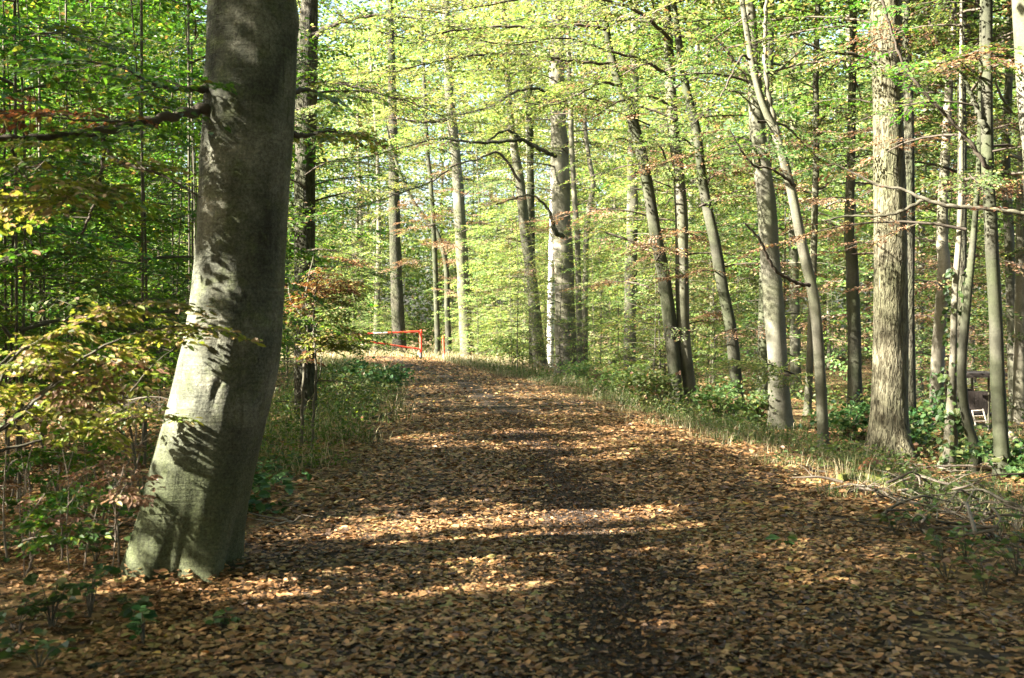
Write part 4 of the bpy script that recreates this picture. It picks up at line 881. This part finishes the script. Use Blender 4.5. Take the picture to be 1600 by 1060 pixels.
fallen('log', 'mossy log lying behind the fallen branches on the right bank', [(1425, 765, 10), (1470, 768, 11), (1530, 772, 9), (1575, 776, 8)], 'mosslog', seed=2, cat='log', sides=14)
fallen('rotten_wood', 'rust red chunk of rotten wood before the broad oak', [(1345, 737, 10), (1360, 732, 18), (1378, 728, 12), (1384, 727, 6)], 'rotten', seed=3, cat='wood')
fallen('fallen_branch', 'curved dark stick lying in the bottom left corner', [(118, 1056, 8), (150, 1047, 12), (190, 1043, 13), (235, 1043, 11), (262, 1046, 8)], 'dark', seed=4)
fallen('fallen_branch', 'thick bleached branch piece in the middle of the right brush pile', [(1405, 772, 8), (1428, 774, 12), (1446, 783, 9)], 'deadwood', seed=5)
fallen('fallen_branch', 'dark branch slanting down out of the mossy logs', [(1398, 755, 7), (1420, 768, 8), (1448, 786, 6)], 'dark', seed=6, lift=.05)
fallen('fallen_branch', 'dark fallen stick at the left path edge', [(580, 660, 4), (600, 656, 4), (612, 650, 3)], 'dark', seed=8, lift=.05)
fallen('fallen_branch', 'pale twisted dead branch right of the big leaning beech', [(408, 822, 4), (440, 815, 7), (462, 822, 6), (470, 812, 4)], 'deadwood', seed=9, twigs=5)
rg = random.Random(9)
def stick(px, py, label, group, q, barks, Lr, lift):
    c = GP(px, py); a = rg.uniform(0, 6.28); L = rg.uniform(*Lr); r0 = rg.uniform(.005, .016); e = np.array([math.cos(a), math.sin(a), 0]); n_ = np.array([-e[1], e[0], 0]); tilt = rg.uniform(-.3, .3)
    A = []
    for k in range(5):
        f = k / 4 - .5; p = c + e * L * f + n_ * rg.uniform(-.05, .05) * L; p[2] = float(ground(p[0], p[1])) + r0 + max(0, lift * (1 - abs(f)) + tilt * f * L) ; A.append([*p, r0 * (1.1 - .7 * (k / 4))])
    A = np.array(A); base = A[0, :3].copy(); S = spline(A, 18); S[:, :3] -= base; m = MB(); tube(m, S[:, :3], S[:, 3], 7, disp=vnoise(q, .2))
    t = thing('fallen_branch', label, 'branch', base, group); bk = M[rg.choice(barks)]; link('wood', m.mesh('fallen_branch'), bk, t)
    for _ in range(rg.randint(1, 4)):
        i = rg.randint(4, 15); l = rg.uniform(.1, .4); b = a + rg.choice([-1, 1]) * rg.uniform(.4, 1.1); d = np.array([math.cos(b) * l, math.sin(b) * l, l * rg.uniform(-.1, .5)]); mm = MB()
        tube(mm, S[i, :3] + np.array([d * 0, d * .5 + [0, 0, .02], d]), np.array([.6, .4, .15]) * S[i, 3], 5); link('side_twig', mm.mesh('side_twig'), bk, t)
for q in range(38):
    stick(rg.uniform(1420, 1610), rg.uniform(770, 855), 'bare stick tangled in the brush pile on the right bank', 'sticks of the right brush pile', 30 + q, ['deadwood', 'twig', 'twig', 'stem'], (.4, 1.3), rg.uniform(0, .3))
for q in range(14):
    stick(rg.uniform(1260, 1420), rg.uniform(735, 790), 'small dead stick near the bright mossy log on the right path edge', 'sticks by the bright mossy log', 130 + q, ['deadwood', 'twig'], (.2, .7), rg.uniform(0, .08))
for q in range(12):
    px = rg.uniform(1340, 1600); py = rg.uniform(690, 745); L = rg.uniform(40, 110); a = rg.uniform(-.3, .3); w = rg.uniform(2, 4)
    fallen('fallen_branch', 'thin dead stick on the forest floor around the foot of the broad oak', [(px - L / 2, py - a * 12, w), (px, py + rg.uniform(-3, 3), w * .9), (px + L / 2, py + a * 12, w * .5)], 'deadwood', 'sticks around the broad oak', 2, rg.uniform(0, .1), 70 + q, sides=6)
fallen('dead_pole', 'pale thin dead pole leaning down at the right edge', [(1575, 690, 9), (1600, 712, 9), (1640, 745, 8)], 'deadwood', seed=99, lift=.1, cat='pole')

# ------------------------------------------------------------------ leaf litter, grass, ground cover
rng = np.random.default_rng(77)
def litter(n, xr, yr, keep, size, name, label):
    x = rng.uniform(*xr, n); y = rng.uniform(*yr, n); k = (np.abs(x) < .5 * y + 1.6) & (rng.random(n) < keep(x, y)); x, y = x[k], y[k]
    c, w = path_c(y), path_w(y); u = (x - c) / w; N = len(x)
    z = ground(x, y) + np.where(np.abs(u) < 1, .045 * (1 - u ** 2) - .02 * np.abs(u) ** 8 - .02 * np.exp(-((u - .18) / .13) ** 2), 0) + rng.uniform(.002, .016, N) + .07 * np.exp(-((np.hypot((x - T1B[0]) / 1.1, y - T1B[1]) - .36) / .12) ** 2) * rng.random(N)
    a = rng.uniform(0, 6.28, N); d = np.stack([np.cos(a), np.sin(a), rng.normal(.03, .12, N)], 1)
    nr = nz(np.stack([rng.normal(0, .29, N), rng.normal(0, .29, N), np.ones(N)], 1)) * np.where(rng.random(N) < .5, 1, -1)[:, None]
    s = (.32 + 1.05 * rng.random(N) ** 1.6) * size * 1.1; m = MB()
    # clumps of alike leaves: nearby leaves share a tint
    tn = .5 + .5 * np.sin(x * 1.9 + 2 * np.sin(y * 1.3)) * np.sin(y * 2.3 + 1.5 * np.sin(x * .9)); r = np.clip(rng.random(N) * .82 + .22 * tn - .02, 0, 1)
    leaf_faces(m, np.stack([x, y, z], 1), d, nr, s, rng, 'oval', width=.68, rnd=r, fold=.17)
    tag(link(name, m.mesh(name, False), M['litter']), label, 'leaves', kind='stuff'); return N
def kpath(x, y):
    u = (x - path_c(y)) / path_w(y)
    trk = track(u, y) + .45 * np.exp(-((u - .72) / .10) ** 2) * (np.sin(y * 1.3) > .2) + .3 * np.exp(-((u + .55) / .08) ** 2)
    blot = .35 * (np.sin(x * 2.1 + 1.7 * np.sin(y * 1.1)) * np.sin(y * 1.6 + x) > .55)
    return np.clip(.97 - trk - blot, .11, 1) * np.where(np.abs(u) < 1.05, 1.0, .55)
print('litter', litter(125000, (-6, 7), (3.8, 9), kpath, .048, 'leaf_litter', 'brown and ochre fallen leaves strewn over the near path'),
      litter(190000, (-8, 9), (9, 20), lambda x, y: kpath(x, y) * .85, .060, 'leaf_litter', 'brown fallen leaves covering the middle stretch of the path'),
      litter(120000, (-14, 24), (20, 56), lambda x, y: np.where(np.abs(x - path_c(y)) < path_w(y), 1.0 - .9 * track((x - path_c(y)) / path_w(y), y), .35), .085, 'leaf_litter', 'fallen leaves on the far path and forest floor'))

def crumbs(n):
    y = 3.8 + 16 * rng.random(n) ** 1.5; u = rng.normal(0, .16, n) + np.interp(y, [5, 7, 12, 28], [.15, .11, -.04, -.1]); x = path_c(y) + u * path_w(y)
    z = ground(x, y) + .045 * (1 - u ** 2) - .02 * np.exp(-((u - .18) / .13) ** 2) + rng.uniform(.001, .008, n); a = rng.uniform(0, 6.28, n); m = MB()
    leaf_faces(m, np.stack([x, y, z], 1), np.stack([np.cos(a), np.sin(a), rng.normal(.1, .35, n)], 1), nz(rng.normal(0, .45, (n, 3)) + [0, 0, 1]), .008 + .03 * rng.random(n) ** 2.5, rng, 'oval', width=.7, rnd=.34 * rng.random(n) ** 1.3 + .4 * (rng.random(n) < .06), fold=.3)
    tag(link('leaf_crumbs', m.mesh('leaf_crumbs', False), M['litter']), 'dark leaf crumbs trodden into the bare strip of the path', 'leaves', kind='stuff')
crumbs(38000)
def grass(n, pos_f, hf, name, label, m_, wd=.007):
    x, y = pos_f(n); N = len(x); z = ground(x, y) - .01; h = hf(x, y) * (.4 + .9 * rng.random(N) ** 1.6) * (.65 + .5 * np.sin(x * 3.1 + y) * np.sin(y * 2.7 - x)); a = rng.uniform(0, 6.28, N); b = rng.uniform(.15, 1.5, N) * h
    dx, dy = np.cos(a), np.sin(a); e = np.stack([-dy, dx, 0 * dx], 1) * (wd * (.6 + y * .035))[:, None]
    p0 = np.stack([x, y, z], 1); p1 = p0 + np.stack([dx * b * .3, dy * b * .3, h * .6], 1); p2 = p0 + np.stack([dx * b, dy * b, h * (.95 - .35 * (b / h - .15) / 1.35)], 1)
    v = np.stack([p0 - e, p0 + e, p1 + e * .8, p1 - e * .8, p2 + e * .12, p2 - e * .12], 1).reshape(-1, 3); q = np.arange(N)[:, None] * 6
    r = rng.random(N); m = MB(); m.add(v, np.concatenate([q + [0, 1, 2, 3], q + [3, 2, 4, 5]]), np.concatenate([r, r]))
    tag(link(name, m.mesh(name, False), M[m_]), label, 'grass', kind='stuff')
def verge(side, y0, y1, o0, o1):
    def f(n):
        y = y0 + (y1 - y0) * rng.random(n) ** 1.25; cc = rng.uniform(0, 6.28, n); off_ = o0 + (o1 - o0) * rng.random(n); off_ += .35 * np.sin(y * 2.3) + .2 * np.sin(y * 5.7)
        x = path_c(y) + side * (path_w(y) + off_); k = (np.sin(x * 2.7 + y * 1.9) * np.sin(y * 2.2 - x) > -.45) | (rng.random(n) < .25); return x[k], y[k]
    return f
grass(15000, verge(1, 10.5, 52, .15, 2.0), lambda x, y: .28 + .1 * np.sin(y * 1.7), 'verge_grass', 'dry and green grass along the right edge of the path', 'grass', .004)
grass(4500, verge(1, 11, 52, -.15, .7), lambda x, y: .33 + .1 * np.sin(y * 1.3), 'straw_grass', 'bleached straw coloured grass fringing the right path edge', 'straw', .0023)
grass(11000, verge(-1, 11, 50, .15, 2.6), lambda x, y: .2 + .3 * ss(13, 19, y), 'verge_grass', 'green and pale grass on the left edge of the path', 'grass', .005)
grass(2200, verge(-1, 12, 50, .0, 1.6), lambda x, y: .3 + .3 * ss(14, 22, y), 'straw_grass', 'bleached grass stalks on the left path edge', 'straw', .0045)
def around_gate(n):
    x = rng.uniform(-13, 1.5, n); y = rng.uniform(43, 60, n); c, w = path_c(y), path_w(y); k = (x < c - w * .9) | (x > c + w * 1.0); k &= ~((x > -5) & (x < -3) & (y > 50)) | (rng.random(n) < .3); return x[k], y[k]
grass(14000, around_gate, lambda x, y: .55 + 0 * x, 'tall_grass', 'tall dry grass around the red barrier', 'straw', .004)
def beyond_gate(n):
    y = rng.uniform(54.5, 74, n); x = path_c(y) + rng.uniform(-6, 9, n); return x, y
grass(12000, beyond_gate, lambda x, y: .42 + 0 * x, 'tall_grass', 'tall dry grass covering the track behind the red barrier', 'straw', .005)
def right_floor(n):
    x = rng.uniform(4, 16, n); y = rng.uniform(8.2, 22, n); k = (x > path_c(y) + path_w(y) + .8) & (x < .5 * y + 1.2) & ((np.sin(x * 1.7 + 1) * np.sin(y * 1.3 + x * .4) > -.1) | (rng.random(n) < .2)); return x[k], y[k]
grass(26000, right_floor, lambda x, y: .20 + 0 * x, 'floor_grass', 'thin green grass on the forest floor at the right', 'grass', .004)
def cover(n, f, hmax, name, label, m_, L):
    x, y = f(n); N = len(x); P = np.stack([x, y, ground(x, y) + hmax * rng.random(N) ** 2 + .01], 1); m = MB()
    leaf_faces(m, P, rng.normal(0, 1, P.shape) * [1, 1, .4], nz(rng.normal(0, .45, P.shape) + [0, -.2, 1]), rng.uniform(.6, 1.2, N) * L, rng, 'oval', width=.7)
    tag(link(name, m.mesh(name, False), M[m_]), label, 'undergrowth', kind='stuff')
def left_floor(n):
    y = rng.uniform(8, 40, n); x = path_c(y) - path_w(y) - .3 - rng.random(n) ** 1.3 * (1 + .45 * y); k = (np.sin(x * 1.3 + y * .4) * np.sin(y * 1.1 - x * .6) > .0) & (np.abs(x) < .5 * y + 1.5) & ~((x > -3.5) & (y < 9)); return x[k], y[k]
cover(22000, left_floor, .35, 'ground_cover', 'low green weeds on the floor of the left thicket', 'ivy', .07)
cover(12000, verge(-1, 12.5, 40, .25, 2.4), .45, 'verge_weeds', 'low green weeds along the left edge of the path', 'green', .05)
cover(12000, verge(1, 11.5, 45, .35, 2.0), .28, 'verge_weeds', 'low olive weeds along the right edge of the path', 'mid', .055)
def right_far(n):
    y = rng.uniform(13, 60, n); x = path_c(y) + path_w(y) + .8 + rng.random(n) * (.45 * y); k = (np.sin(x * .9 + y * .5) * np.sin(y * .7 - x * .6) > .1) & (x < .5 * y + 2); return x[k], y[k]
cover(30000, right_far, .5, 'ground_cover', 'patchy green undergrowth on the floor of the right wood', 'mid', .1)
print('objects', len(bpy.data.objects), 'polys', sum(len(m.polygons) for m in bpy.data.meshes))
